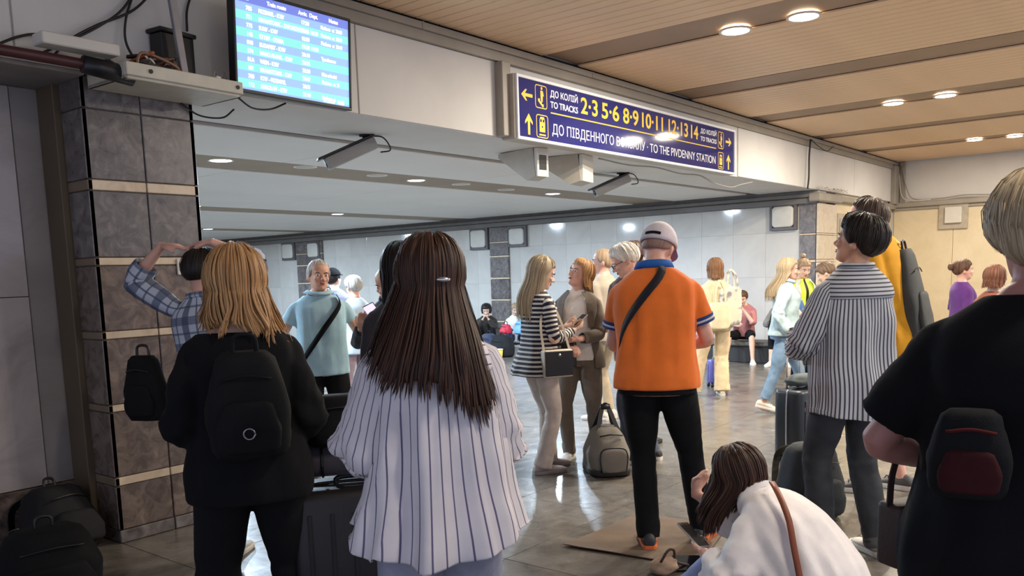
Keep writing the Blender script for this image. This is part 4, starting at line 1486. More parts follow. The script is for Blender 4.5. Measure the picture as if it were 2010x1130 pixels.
        def column(az, extra=0.0, ln=1.0, m1=mh, m2=md):
            pts = []
            d = drop(az) if drop else None
            zt = line(az)
            has = d is not None and d[0] > 0.01
            if has: zt = max(zt, .085)
            te = th_end(az, zt)
            for i in range(m1):
                t = .02 + (te - .02) * i / (m1 - 1)
                r = thick + extra + rough * nz3(math.sin(az) * 6 + seed, math.cos(az) * 6, t * 1.5)
                r *= min(1.0, .55 + i / m1 * 1.2) if not has else min(1.0, .8 + i / m1)
                if not has and i >= m1 - 3: r = r * (m1 - i) / 4 + .001
                pts.append(s.H(s.skull(az, t, r)))
            p = pts[-1]
            if m2:
                L, dx, dy, spread = d if has else (0, 0, 0, 0)
                L *= ln
                for i in range(1, m2 + 1):
                    q = i / m2
                    if has:
                        sm = min(1.0, q * L / .22); sm = sm * sm * (3 - 2 * sm)
                        wv = wave * math.sin(q * L * 24 + az * 5 + seed) * q
                        off = V(dx * q + spread * math.sin(az) * q * min(1.0, (L / .30)) ** 1.5 + wv, dy * sm - extra * 1.5, -L * q)
                        off[0] += (.010 * nz3(math.sin(az) * 5, math.cos(az) * 5 + seed, q * 3)) * q
                        off[1] += (.012 * nz3(math.sin(az) * 7 + seed, math.cos(az) * 7, q * 2)) * q
                        pts.append(p + off * s.S)
                    else:
                        pts.append(p + (s.H((0, -.01, .12)) - p) * .05 * q)
            return pts
        cols = [column(2 * math.pi * j / n, 0.0, .90 + .06 * nz3(j * .9, seed, 0)) for j in range(n)]
        R = np.array(cols).transpose(1, 0, 2)
        m = len(R)
        inner = []
        ax = s.H((0, -.008, .12))
        for i in range(m - 1, max(2, mh // 2), -2):
            r = R[i].copy()
            ce = np.array([ax[0], ax[1], 0])
            dv = r.copy(); dv[:, 2] = 0; dv -= np.array([ax[0], ax[1], 0])
            ln_ = np.linalg.norm(dv, axis=1)[:, None] + 1e-9
            r -= dv / ln_ * np.minimum(wall, ln_ * .5)
            if i == m - 1: r[:, 2] += .004
            inner.append(r)
        mb = MB()
        mb.rings(np.concatenate([R, inner]) if drop else R, True, False)
        for k in range(locks):
            az = rd.uniform(0, 2 * math.pi)
            d = drop(az) if drop else None
            if drop and (d is None or d[0] < .02) and rd.random() < .5: continue
            if drop and d is not None and .02 < d[0] < .75 * drop(0.0)[0]: continue
            e = rd.uniform(.0, lockout)
            pts = column(az, e, rd.uniform(.88, 1.10) if drop else 1.0, 9, 12 if (d and d[0] > .02) else 0)
            pts = pts[rd.randint(1, 4):]
            jit = rd.uniform(-.012, .012)
            pts = [p + s.Rh @ V(jit * (i / len(pts)), 0, 0) for i, p in enumerate(pts)]
            w = lock_w * rd.uniform(.5, 1.5)
            rr = [(w * .5, w * .22)] + [(w, w * .3)] * (len(pts) - 2) + [(w * .12, w * .08)]
            b0 = len(mb.uv)
            mb.tube(pts, [tuple(q * s.S for q in r) for r in rr], 6, ref=(math.cos(az), math.sin(az), 0))
            u = rd.random() * 7
            for q in range(b0, len(mb.uv)): mb.uv[q] = [(a * .04 + u, b_) for a, b_ in mb.uv[q]]
        return mb.build(name, mat, s.root, True)

    def strap_path(s, a, b, n=14, off=.012, side=1):
        """points over the torso surface from height/angle a to b: (height fraction, angle from front in degrees)"""
        out = []
        base = np.array(TORSO[s.sex])
        for i in range(n):
            t = i / (n - 1)
            f = a[0] * (1 - t) + b[0] * t
            g = math.radians(a[1] * (1 - t) + b[1] * t)
            c, r, fw = s.spine(f)
            w, d, y = [np.interp(f, base[:, 0], base[:, k]) for k in (1, 2, 3)]
            w, d = w * s.h * s.build + off, d * s.h * s.build + off
            sq = 2.35
            ca, sa = math.sin(g), math.cos(g)
            q = (abs(ca) ** sq + abs(sa) ** sq) ** (-1 / sq)
            out.append(c + fw * y * s.h + r * ca * q * w + fw * sa * q * d)
        return out

    def W(s, p):
        """person space to world"""
        a = s.root.rotation_euler[2]
        return Vector((s.root.location.x + p[0] * math.cos(a) - p[1] * math.sin(a), s.root.location.y + p[0] * math.sin(a) + p[1] * math.cos(a), p[2]))
# ------------------------------------------------------------------ small helpers for straps and ribbons
def ribbon(mb, pts, nrmls, w, th=.003):
    P = np.array([tuple(p) for p in pts], float)
    N = np.array([nrm(q) for q in nrmls])
    T = np.gradient(P, axis=0)
    T /= np.linalg.norm(T, axis=1)[:, None] + 1e-9
    R = []
    for p, t, n in zip(P, T, N):
        sd = nrm(np.cross(t, n)); n2 = nrm(np.cross(sd, t))
        R.append([p + sd * w / 2, p + sd * w / 2 + n2 * th, p - sd * w / 2 + n2 * th, p - sd * w / 2])
    return mb.rings(R)


def body_strap(P, a, b, w, mat, name='strap', parent=None, off=.014, extra_end=None, n=18):
    """a strap lying on the torso, in person space"""
    pts = P.strap_path(a, b, n, off)
    nr = []
    for i, p in enumerate(pts):
        t = i / (n - 1)
        c, r, f = P.spine(a[0] * (1 - t) + b[0] * t)
        nr.append(p - c)
    mb = MB(); ribbon(mb, pts, nr, w, .004)
    return mb.build(name, mat, parent or P.root, True)


def lerp(keys):
    k = np.array(keys, float)
    return lambda x: [float(np.interp(x, k[:, 0], k[:, c])) for c in range(1, k.shape[1])]


def sm(x): x = max(0.0, min(1.0, x)); return x * x * (3 - 2 * x)


def long_drop(L, half=105.0, fade=25.0, dx=0.0, dy=-.03, spread=.02, bias=0.0):
    """hair hanging at the back and sides; half = how far round from the back, in degrees"""
    def f(az):
        a = math.degrees(az)
        a = a if a <= 180 else a - 360            # positive = person's right
        k = 1 - sm((abs(a) - half + fade) / (2 * fade))
        return (L * k * (1 + bias * math.sin(az)), dx, dy * (0.35 + 0.65 * max(0, math.cos(az))), spread)
    return f


C_BLACK = cloth('black_cotton', (13, 13, 16), 0.95, sheen=0.0)
C_BLACK2 = cloth('black_trousers', (14, 14, 17), 0.9, sheen=0.0)
M_SOLEW = plain('white_sole', (206, 202, 194), 0.6, bump=0.05)
M_SHOEW = plain('white_shoe', (204, 198, 190), 0.6, bump=0.1)
M_SOLEB = plain('black_sole', (30, 30, 30), 0.7)
M_SHOEB = plain('black_shoe', (36, 36, 38), 0.6, bump=0.1)
HAIR_BROWN = hairmat('brown_hair', (22, 14, 12), (54, 35, 27), (116, 74, 49))
HAIR_BLOND = hairmat('honey_hair', (110, 76, 46), (176, 130, 84), (226, 186, 128))
HAIR_ASH = hairmat('ash_blond_hair', (104, 86, 68), (156, 132, 106), (200, 178, 148))
HAIR_DARK = hairmat('dark_hair', (12, 10, 10), (30, 24, 22), (58, 44, 38))
HAIR_GREY = hairmat('grey_hair', (120, 114, 106), (170, 164, 154), (214, 208, 198))
HAIR_LT = hairmat('light_blond_hair', (120, 104, 82), (168, 148, 118), (210, 192, 160))

# ------------------------------------------------------------------ man in the orange polo
P = Person('man in an orange polo shirt and white cap seen from behind, looking down', on_floor(1292, 1070), 4, 1.85, 'm', SK_PINK, lean=9, side=-2, hands=((-.10, .34, 1.08), (.12, .33, 1.10)),
           elbows=((-.6, -.5, -.8), (.75, -.6, -.7)), feet=((-.05, -.03), (.24, .13)), foot_yaw=(8, 18), head=(12, -32, 4), build=1.12, curl=(.6, .6), palms=((.4, -.2, 1), (-.4, -.2, 1)), neck_fwd=.05)
P.body()
C_OR = cloth('orange_pique', (232, 116, 44), 0.85, 0.06)
M_NB = cloth('navy_trim', (36, 62, 120)); M_WT = cloth('pale_trim', (196, 204, 220))
o = P.top(C_OR, 'polo_shirt', hem=.490, ease=((.42, .03), (.49, .026), (.6, .024), (.75, .010), (.85, .004)), fold=.016, fk=(1.6, 3.2), sleeve=.68, sr=(.062, .064, .05), collar=(plain('collar_blue', (30, 92, 170), .8), .045, .22),
          cuff=((-.12, -.07, M_NB), (-.065, -.03, M_WT), (-.028, .01, M_NB)), sfold=.006)
P.trousers(C_BLACK2, radii=(.092, .080, .062, .060, .056), fold=.006)
M_ORSH = plain('orange_sole', (214, 110, 60), .5)
P.shoes(plain('dark_runner', (44, 44, 48), .6, bump=.1), M_ORSH, M_SOLEW, name='running_shoe')
P.hair(hairmat('shaved_hair', (120, 96, 84), (150, 118, 104), (166, 134, 118)), thick=.003, front=.17, nape=.06, locks=0, rough=.001)
cp = MB()
R = []
for i in range(12):
    th = .04 + 1.42 * i / 11
    R.append([P.H(P.skull(2 * math.pi * j / 36, th * (1.12 + .16 * math.cos(2 * math.pi * j / 36)), .014)) for j in range(36)])
R.append([P.H(P.skull(2 * math.pi * j / 36, 1.46 * (1.12 + .16 * math.cos(2 * math.pi * j / 36)), .006)) for j in range(36)])
cp.rings(R, True, False)
C_CAP = cloth('pale_cap', (206, 196, 200), .8)
cap = cp.build('cap', C_CAP, P.root, True)
mb = MB()
R = []
for q in np.linspace(0, 1, 7):
    R.append([P.H((math.sin(a) * (.082 + .006 * q), .075 + q * .085 * math.cos(a * .9) + (math.cos(a) - 1) * .05, .135 - .018 * q + .012 * math.cos(a))) for a in np.linspace(-1.15, 1.15, 15)])
mb.rings(R, False, False, closed=False)
mb.rings([[p - P.Rh @ V(0, 0, .004) for p in r][::-1] for r in R], False, False, closed=False)
mb.build('visor', plain('violet_visor', (126, 112, 168), .6), cap, True)
mb = MB()
ribbon(mb, [P.H(P.skull(a, 1.62, .0155)) for a in np.linspace(-.42, .42, 9)], [P.Rh @ V(math.sin(a), -math.cos(a), .1) for a in np.linspace(-.42, .42, 9)], .016, .003)
mb.build('cap_strap', C_BLACK, cap)
body_strap(P, (.838, 158), (.565, 262), .044, cloth('dark_strap', (34, 30, 34)), 'bag_strap', off=.026)
ORANGE = P

# ------------------------------------------------------------------ woman in the big striped shirt
P = Person('woman with very long brown hair in a loose white striped shirt, seen from behind', at_depth(842, 2.42), -4, 1.685, 'f', SK_LIGHT, lean=3, hands=((-.13, .24, 1.12), (.12, .26, 1.10)),
           elbows=((-.32, -.3, -1), (.22, -.4, -1)), head=(-10, -4, 2), curl=(.6, .6))
P.body()
S_ST = striped('white_striped_cotton', (214, 208, 212), (96, 90, 120), 42, .10, 'u')
S_SS = striped('white_striped_sleeve', (214, 208, 212), (96, 90, 120), 24, .10, 'u')
S_YK = striped('white_striped_yoke', (214, 208, 212), (96, 90, 120), 36, .12, 'v')
hc = lambda u: .07 * (math.cos(4 * math.pi * u) * -.5 + .5) + (-.02 if .3 < u < .36 else 0) + .015 * math.sin(2 * math.pi * u * 2)
o = P.top(S_ST, 'shirt', hem=.452, ease=((.40, .072), (.45, .066), (.50, .046), (.57, .056), (.62, .062), (.68, .045), (.74, .018), (.80, .002), (.85, .0)), yoke=True, fold=.026, fk=(2.2, 1.0), flare=.034, sleeve=0, hemcut=hc, n=110, m=46, back=.02)
for i in (0, 1): P.sleeve(o, S_SS, i, 1.72, (.062, .098, .055), .016, 2.0 + i, 40)
P.top(S_YK, 'yoke', hem=.757, ease=((.75, .025), (.80, .014), (.85, .010)), fold=.002, sleeve=0, n=60, m=12, collar=(S_YK, .03, .2))
P.trousers(denim('pale_jeans', (134, 136, 152)), radii=(.096, .094, .088, .092, .10), fold=.008)
P.shoes(M_SHOEW, M_SOLEW)
def d7(az):
    a = math.degrees(az); a = a if a <= 180 else a - 360
    k = 1 - sm((abs(a) - 95) / 50)
    L = (.30 + .09 * sm((a + 10) / 60) - .06 * sm((-a - 20) / 50) + .008 * math.sin(az * 5)) * k
    return (L, -.004, -.075 * (.4 + .6 * max(0, math.cos(az))), .14 if az > math.pi else .10)
P.hair(HAIR_BROWN, thick=.017, front=.175, drop=d7, n=72, locks=620, seed=4, rough=.006, wall=.022, lockout=.005)
mb = MB()
mb.ball(P.H((.008, -.128, .100)), (.022 * P.S, .008, .008), 10, 6, P.Rh)
mb.build('hair_clip', plain('steel_clip', (190, 190, 196), .25, .9), P.root, True)
STRIPEW = P

# ------------------------------------------------------------------ blond woman in black
P = Person('woman with wavy honey-blond hair dressed all in black, seen from behind', at_depth(462, 3.02), 2, 1.69, 'f', SK_LIGHT, lean=2, hands=((-.17, .20, 1.0), (.18, .22, 1.0)),
           elbows=((-.25, -.3, -1), (.3, -.3, -1)), feet=((-.16, 0), (.15, .02)), head=(-4, -2, 0), build=1.06, curl=(.6, .6))
P.body()
o = P.top(C_BLACK, 'black_top', hem=.46, top_=.812, ease=((.42, .03), (.6, .05), (.75, .03), (.83, .012)), fold=.012, sleeve=1.75, sr=(.062, .082, .05), sfold=.014)
P.trousers(C_BLACK2, radii=(.10, .092, .082, .082, .088), fold=.007)
P.shoes(M_SHOEB, M_SOLEB)
def d2(az):
    a = math.degrees(az); a = a if a <= 180 else a - 360
    k = 1 - sm((abs(a) - 115) / 40)
    return ((.135 + .08 * sm((a - 10) / 50) + .02 * math.sin(az * 9)) * k, .010, -.02, .085)
P.hair(HAIR_BLOND, thick=.022, front=.175, drop=d2, n=72, locks=380, seed=9, lock_w=.0034, rough=.008, lockout=.009, wave=.016)
BLONDW = P
# ------------------------------------------------------------------ person in the plaid shirt, hands on the head
P = Person('person in a blue and white plaid shirt holding both hands on the head', at_depth(366, 4.62), 35, 1.76, 'm', SK_PINK, hands=((-.15, .02, 1.76), (.13, .06, 1.77)), elbows=((-1, -.1, -.2), (.8, .8, -.5)),
           hdirs=((.85, .1, -.05), (-.85, .1, -.05)), palms=((0, .1, -1), (0, .1, -1)), curl=(.12, .12), head=(10, -8, 0), shrug=.02, feet=((.14, .05), (.42, .30)), hip=(.10, .06), side=-6)
P.body()
PL = plaid('blue_plaid', (186, 192, 204), (44, 54, 78), (70, 82, 108), 9, 7.0)
PLS = plaid('blue_plaid_sleeve', (186, 192, 204), (44, 54, 78), (70, 82, 108), 3, 7.0)
o = P.top(PL, 'plaid_shirt', hem=.44, ease=((.42, .03), (.6, .04), (.75, .02), (.85, .004)), fold=.01, sleeve=0, collar=(PL, .03, .2))
for i in (0, 1): P.sleeve(o, PLS, i, 1.45, (.062, .070, .056), .012, 1.0 + i)
P.trousers(cloth('grey_cropped_trousers', (104, 102, 100)), end=.42, radii=(.09, .08, .066, .064, .062))
P.shoes(plain('grey_runner', (170, 168, 164), .6, bump=.1), M_SOLEW, M_SOLEW, name='running_shoe')
P.hair(HAIR_DARK, thick=.014, front=.170, nape=.052, locks=160, seed=2, lock_w=.0026)
PLAID = P

# ------------------------------------------------------------------ man in the pale blue polo
P = Person('grey-haired man in a pale blue polo shirt facing the camera, black strap across his chest', at_depth(624, 6.5), 172, 1.725, 'm', SK_OLD, hands=((-.36, .04, .90), (.34, .05, .88)), head=(-10, 2, -4), build=1.05, feet=((-.13, 0), (.12, .05)))
P.body(vox=.007, face=True, brow=(120, 104, 92))
C_PB = cloth('pale_blue_pique', (164, 198, 210), .85, .08)
P.top(C_PB, 'polo_shirt', hem=.475, ease=((.42, .02), (.5, .02), (.6, .026), (.75, .004), (.85, .002)), fold=.010, sleeve=.50, sr=(.057, .060, .05), collar=(C_PB, .030, .45), top_=.830)
P.trousers(C_BLACK2, radii=(.094, .084, .066, .064, .060))
P.shoes(M_SHOEB, M_SOLEB)
P.hair(hairmat('thin_grey_hair', (150, 140, 128), (182, 172, 160), (206, 198, 186)), thick=.005, front=.188, nape=.06, locks=40, seed=5, lock_w=.003)
body_strap(P, (.826, -52), (.53, 55), .040, C_BLACK, 'bag_strap', off=.030)

# ------------------------------------------------------------------ people further back on the left
P = Person('man in a dark baseball cap with a navy backpack, far behind the man in blue', at_depth(655, 10.3), 20, 1.70, 'm', SK_LIGHT, head=(15, 5, 0))
P.body(vox=.011)
P.top(cloth('lilac_grey_shirt', (138, 136, 162)), 'shirt', sleeve=.7, sr=(.062, .064, .05))
P.trousers(cloth('grey_trousers', (88, 88, 92)))
P.shoes(M_SHOEB, M_SOLEB)
P.hair(HAIR_DARK, thick=.006, nape=.05, locks=0)
mb = MB()
mb.rings([[P.H(P.skull(2 * math.pi * j / 28, .04 + 1.35 * i / 8, .014)) for j in range(28)] for i in range(9)])
mb.rings([[P.H((math.sin(a) * .08, .08 + q * .07 * math.cos(a), .15 - .015 * q)) for a in np.linspace(-1.1, 1.1, 9)] for q in (0, .5, 1)], False, False, closed=False)
mb.build('cap', C_BLACK, P.root, True)
CAPMAN = P

P = Person('grey-haired person in a pale blue shirt behind the backpack', at_depth(694, 9.2), -30, 1.60, 'f', SK_PINK, head=(0, -10, 0), hands=((-.10, .28, 1.0), (.1, .28, 1.0)))
P.body(vox=.011)
P.top(cloth('pale_blue_shirt', (186, 200, 214)), 'shirt', sleeve=1.2, sr=(.06, .06, .05))
P.trousers(cloth('striped_pink_trousers', (160, 138, 146)))
P.shoes(M_SHOEB, M_SOLEB)
P.hair(HAIR_GREY, thick=.02, nape=.03, locks=60, seed=12)

P = Person('bald man in a dark jacket holding up a phone', at_depth(764, 6.3), 205, 1.655, 'm', SK_TAN, head=(8, -22, 0), hands=((-.02, .30, 1.22), (.10, .30, 1.20)), elbows=((-.6, -.4, -1), (.6, -.4, -1)), palms=((0, -.4, 1), (0, -.4, 1)), curl=(.5, .5))
P.body(vox=.008, face=True)
P.top(cloth('dark_brown_jacket', (44, 38, 40)), 'jacket', sleeve=1.9, sr=(.064, .062, .045), collar=(C_BLACK, .035, .2))
P.trousers(cloth('olive_trousers', (74, 68, 58)))
P.shoes(M_SHOEB, M_SOLEB)
P.hair(hairmat('stubble_hair', (176, 146, 120), (190, 160, 134), (204, 178, 154)), thick=.002, front=.185, nape=.06, locks=0, rough=.0005)
BALD = P
ph = empty('phone', P.W((-.06, .40, 1.30)), P.heading - math.pi / 2, 'glowing violet phone held up by the bald man', 'phone')
ph.rotation_euler = (math.radians(28), math.radians(-24), P.heading + math.pi / 2)
MB().bbox(-.045, .045, -.005, .004, -.085, .085, .006).build('case', M_BLACKPL, ph)
MB().box(-.041, .041, -.0062, -.0045, -.080, .080).build('screen', glow('violet_screen', (214, 190, 250), 1.1), ph)

P = Person('dark-haired person mostly hidden behind the long-haired woman', at_depth(787, 4.15), -15, 1.735, 'f', SK_LIGHT, head=(-6, 0, 0))
P.body(vox=.010)
P.top(cloth('charcoal_top', (46, 44, 48)), 'top', sleeve=1.9, sr=(.058, .055, .045))
P.trousers(C_BLACK2)
P.shoes(M_SHOEB, M_SOLEB)
P.hair(HAIR_DARK, thick=.016, drop=long_drop(.16, spread=.03), locks=120, seed=14)

# ------------------------------------------------------------------ girl in the Breton top
P = Person('young woman with long ash-blond hair in a black and white striped top', on_floor(1062, 925), 58, 1.70, 'f', SK_LIGHT, lean=2, hands=((-.03, .26, 1.12), (.10, .27, 1.10)), elbows=((-.6, -.5, -1), (.4, -.7, -1)),
           palms=((.3, -.2, 1), (-.3, -.2, 1)), curl=(.5, .5), head=(18, -20, 0), feet=((-.10, .14), (.07, -.03)), foot_yaw=(2, 8))
P.body(vox=.007, face=True)
BRT = striped('breton_stripes', (206, 200, 192), (34, 32, 44), 30, .52, 'v', soft=.05)
BRS = striped('breton_sleeve', (206, 200, 192), (34, 32, 44), 30, .52, 'v', soft=.05)
o = P.top(BRT, 'striped_top', hem=.455, ease=((.42, .07), (.47, .05), (.56, .022), (.65, .014), (.75, .008), (.85, .003)), fold=.008, flare=.012, sleeve=0)
for i in (0, 1): P.sleeve(o, BRS, i, 1.85, (.058, .050, .037), .008, 4.0 + i)
P.trousers(cloth('cream_trousers', (200, 186, 174)), radii=(.088, .080, .066, .066, .074), fold=.008)
P.shoes(plain('pinkish_shoe', (190, 176, 170), .6, bump=.1), plain('grey_sole', (150, 142, 136), .6))
P.hair(HAIR_LT, thick=.014, front=.176, drop=lambda az: (.36 * (1 - sm((abs(math.degrees(az) if az <= math.pi else math.degrees(az) - 360) - 78) / 40)), -.005, -.085 * (.4 + .6 * max(0, math.cos(az))), .02), locks=260, seed=21, lock_w=.0026)
BRETON = P
ph = empty('phone', P.W((.035, .37, 1.17)), P.heading - math.pi / 2, 'pale phone in the striped girl\'s hands', 'phone')
ph.rotation_euler = (math.radians(-55), 0, P.heading - math.pi / 2)
MB().bbox(-.037, .037, -.005, .004, -.075, .075, .006).build('case', plain('pale_phone', (190, 186, 182), .3), ph)
MB().box(-.033, .033, -.0062, -.0045, -.070, .070).build('screen', M_BLACKPL, ph)

# ------------------------------------------------------------------ woman in the blazer
P = Person('woman with a blond bob in a brown blazer and white top, gazing upwards', on_floor(1140, 900), 190, 1.675, 'f', SK_PINK, hands=((-.04, .26, 1.02), (.02, .24, .97)), elbows=((-.6, -.4, -.8), (.6, -.4, -.8)), head=(38, 20, -6), curl=(.6, .6),
           feet=((-.14, -.02), (.09, .02)), palms=((.2, -.5, 1), (0, 0, -1)))
P.body(vox=.007, face=True)
P.top(cloth('white_tee', (232, 224, 214)), 'tee', hem=.50, top_=.838, ease=((.42, .01), (.6, .012), (.85, .002)), fold=.006, sleeve=0)
BLZ = cloth('taupe_blazer', (98, 86, 74))
o = P.top(BLZ, 'blazer', hem=.46, ease=((.42, .045), (.5, .04), (.6, .035), (.75, .022), (.85, .010)), fold=.008, sleeve=1.8, sr=(.058, .056, .045), open_=.26)
for sg in (-1, 1):
    mb = MB(); pts = P.strap_path((.83, 30 * sg), (.66, 44 * sg), 10, .034)
    ribbon(mb, pts, [p - P.spine(.75)[0] for p in pts], .055, .004); mb.build('lapel', BLZ, o)
P.trousers(cloth('taupe_trousers', (104, 92, 80)), radii=(.096, .088, .066, .060, .056), fold=.007)
P.shoes(M_SHOEW, M_SOLEW)
P.hair(HAIR_BLOND, thick=.018, front=.172, drop=lambda az: (.10 * (1 - sm((abs(math.degrees(az) if az <= math.pi else math.degrees(az) - 360) - 112) / 22)), 0, -.01, .0), locks=160, seed=31)
BLAZER = P

# ------------------------------------------------------------------ white-haired man with glasses
P = Person('white-haired man with glasses looking down beside the man in orange', on_floor(1262, 905), -72, 1.80, 'm', SK_PINK, lean=8, head=(-22, -28, 0), hands=((-.05, .30, 1.10), (.08, .30, 1.08)), build=1.05, feet=((-.10, .03), (.10, -.05)), neck_fwd=.02, curl=(.6, .6))
P.body(vox=.007, face=True, brow=(190, 184, 176))
P.top(cloth('beige_jumper', (196, 178, 150)), 'jumper', hem=.47, sleeve=1.2, sr=(.062, .062, .05), ease=((.42, .02), (.6, .03), (.75, .014), (.85, .004)), collar=(cloth('beige_collar', (206, 192, 168)), .03, .2))
P.trousers(denim('grey_jeans', (78, 84, 100)), radii=(.09, .08, .066, .064, .062))
P.shoes(M_SHOEB, M_SOLEW)
P.hair(hairmat('white_hair', (176, 166, 152), (210, 202, 190), (232, 226, 214)), thick=.017, front=.176, nape=.045, locks=140, seed=41)
mb = MB()
for x in (-1, 1):
    mb.tube([P.H((x * .034 + .023 * math.cos(t), .104, .106 + .018 * math.sin(t))) for t in np.linspace(0, 2 * math.pi, 15)], .0022, 5)
    mb.tube([P.H((x * .057, .103, .110)), P.H((x * .078, .06, .112)), P.H((x * .080, -.005, .108))], .0025, 5)
mb.tube([P.H((-.012, .106, .110)), P.H((.012, .106, .110))], .0022, 5)
mb.build('glasses', M_BLACKPL, P.root, True)

# heads further behind the group
P = Person('person with a tanned bald forehead behind the blazer woman and the glasses man', at_depth(1184, 8.8), -60, 1.80, 'm', SK_PINK, head=(-20, 0, 0))
P.body(vox=.011, face=True)
P.top(cloth('sand_shirt', (168, 156, 140)), 'shirt', sleeve=.8, sr=(.062, .064, .05)); P.trousers(cloth('sand_trousers', (176, 160, 136))); P.shoes(M_SHOEW, M_SOLEW)
P.hair(HAIR_ASH, thick=.006, front=.19, locks=0)
P = Person('dark-haired person between the glasses man and the white cap', at_depth(1246, 7.4), 20, 1.82, 'm', SK_LIGHT)
P.body(vox=.011)
P.top(cloth('maroon_shirt', (78, 60, 60)), 'shirt', sleeve=.8, sr=(.062, .064, .05)); P.trousers(C_BLACK2); P.shoes(M_SHOEB, M_SOLEB)
P.hair(HAIR_BROWN, thick=.014, nape=.045, locks=60, seed=8)
# ------------------------------------------------------------------ walking woman in beige with tote bags
P = Person('woman in cream clothes walking away behind the man in orange', on_floor(1405, 775), -18, 1.68, 'f', SK_LIGHT, lean=4, feet=((-.26, .06), (.07, -.02)), foot_pitch=(-20, 0), hands=((-.12, .20, 1.0), (.12, .1, .95)), head=(0, 0, 0))
P.body(vox=.010)
C_CRM = cloth('cream_linen', (224, 206, 168))
P.top(C_CRM, 'blouse', hem=.50, sleeve=1.3, sr=(.060, .070, .06), ease=((.42, .03), (.6, .04), (.75, .016), (.85, .004)))
P.trousers(cloth('cream_wide_trousers', (222, 198, 158)), radii=(.094, .092, .086, .090, .098), fold=.009)
P.shoes(plain('cream_shoe', (206, 190, 160), .6), M_SOLEW)
P.hair(hairmat('copper_hair', (84, 54, 36), (138, 98, 68), (176, 134, 96)), thick=.018, drop=long_drop(.10, 110, 20, spread=.01), locks=100, seed=3)
CREAM = P

# ------------------------------------------------------------------ woman in the denim jacket
P = Person('long-haired blond woman in a pale denim jacket and jeans walking to the right', on_floor(1538, 808), 82, 1.645, 'f', SK_PINK, lean=4, feet=((-.08, .26), (.08, -.24)), foot_pitch=(12, -14), foot_yaw=(3, 3),
           hands=((-.20, .14, .86), (.20, .04, .84)), elbows=((-.2, -1, 0), (.2, -1, 0)), head=(4, -2, 0))
P.body(vox=.007, face=True)
C_DJ = denim('pale_denim_jacket', (176, 196, 198))
P.top(C_DJ, 'denim_jacket', hem=.50, ease=((.42, .05), (.5, .045), (.6, .045), (.75, .022), (.85, .008)), fold=.014, fk=(2.2, 7), sleeve=1.85, sr=(.064, .064, .050), sfold=.014, collar=(C_DJ, .04, .3))
P.trousers(denim('washed_jeans', (118, 144, 168)), radii=(.092, .084, .066, .060, .058), end=.22, fold=.006)
P.shoes(plain('cream_sneaker', (206, 196, 178), .6, bump=.1), M_SOLEW, M_SOLEW, name='sneaker')
P.hair(HAIR_LT, thick=.014, front=.176, drop=lambda az: (.30 * (1 - sm((abs(math.degrees(az) if az <= math.pi else math.degrees(az) - 360) - 70) / 40)), 0, -.12 * (.4 + .6 * max(0, math.cos(az))), .02), locks=220, seed=23, wave=.008)
DENIM = P

# ------------------------------------------------------------------ two people in yellow vests
C_HV = plain('vest_yellow', (206, 226, 62), .7, var=.06)
C_SIL = plain('reflective_silver', (206, 208, 200), .35)
for lab, px, dep, fc_, hgt, hd, hr, sd in (('person in a yellow safety vest with hair tied in a bun', 1574, 10.6, 150, 1.65, (0, -20, 0), HAIR_ASH, 5), ('person in a yellow safety vest over a navy tee, looking down', 1628, 9.45, -72, 1.60, (-10, -30, 0), hairmat('mid_brown_hair', (60, 46, 36), (110, 88, 70), (150, 128, 106)), 6)):
    P = Person(lab, at_depth(px, dep), fc_, hgt, 'f', SK_LIGHT, head=hd, hands=((-.12, .26, 1.0), (.12, .26, 1.0)), group='station helpers in yellow vests')
    P.body(vox=.010, face=sd == 5)
    P.top(cloth('navy_tee', (40, 42, 52)), 'tee', hem=.48, sleeve=.8, sr=(.058, .060, .05))
    v = P.top(C_HV, 'vest', hem=.49, top_=.835, ease=((.42, .04), (.6, .045), (.75, .022), (.85, .010)), sleeve=0, open_=.06)
    for a in (35, 145):
        for sg in (-1, 1):
            body_strap(P, (.83, sg * a), (.62, sg * a), .05, C_SIL, 'reflective_band', v, off=.030)
    P.top(C_SIL, 'waist_band', hem=.585, top_=.615, ease=((.42, .05), (.6, .052), (.7, .05)), fold=.0, sleeve=0, m=4)
    P.trousers(C_BLACK2); P.shoes(M_SHOEB, M_SOLEB)
    hh = P.hair(hr, thick=.014, nape=.05, locks=80, seed=sd)
    if sd == 5:
        mb = MB(); mb.ball(P.H((0, -.06, .255)), (.035, .035, .03), 12, 8)
        mb.build('bun', hr, P.root, True)

VEST = P

# ------------------------------------------------------------------ person in the grey striped shirt
P = Person('person with short dark hair in a long grey striped shirt and dark jeans', on_floor(1662, 1085), -42, 1.82, 'm', SK_TAN, lean=-2, hands=((-.12, .30, 1.10), (.06, .32, 1.08)), elbows=((-.55, -.25, -1), (.5, -.4, -1)), head=(-26, 12, 0),
           feet=((-.10, .07), (.12, -.10)), foot_yaw=(4, 8), build=1.0, curl=(.6, .6))
P.body(face=True)
G_ST = striped('grey_striped_cotton', (186, 188, 194), (64, 66, 74), 64, .30, 'u', soft=.08)
G_SS = striped('grey_striped_sleeve', (186, 188, 194), (64, 66, 74), 26, .30, 'u', soft=.08)
G_YK = striped('grey_striped_yoke', (186, 188, 194), (64, 66, 74), 48, .30, 'v', soft=.08)
hc = lambda u: .06 * (math.cos(4 * math.pi * u) * -.5 + .5)
o = P.top(G_ST, 'shirt', hem=.415, ease=((.40, .05), (.47, .04), (.6, .055), (.68, .045), (.75, .018), (.80, .002), (.85, .0)), yoke=True, fold=.018, fk=(2.2, 2.0), flare=.012, sleeve=0, hemcut=hc, n=90, back=.02)
for i in (0, 1): P.sleeve(o, G_SS, i, 1.8, (.062, .086, .055), .015, 7.0 + i, 36)
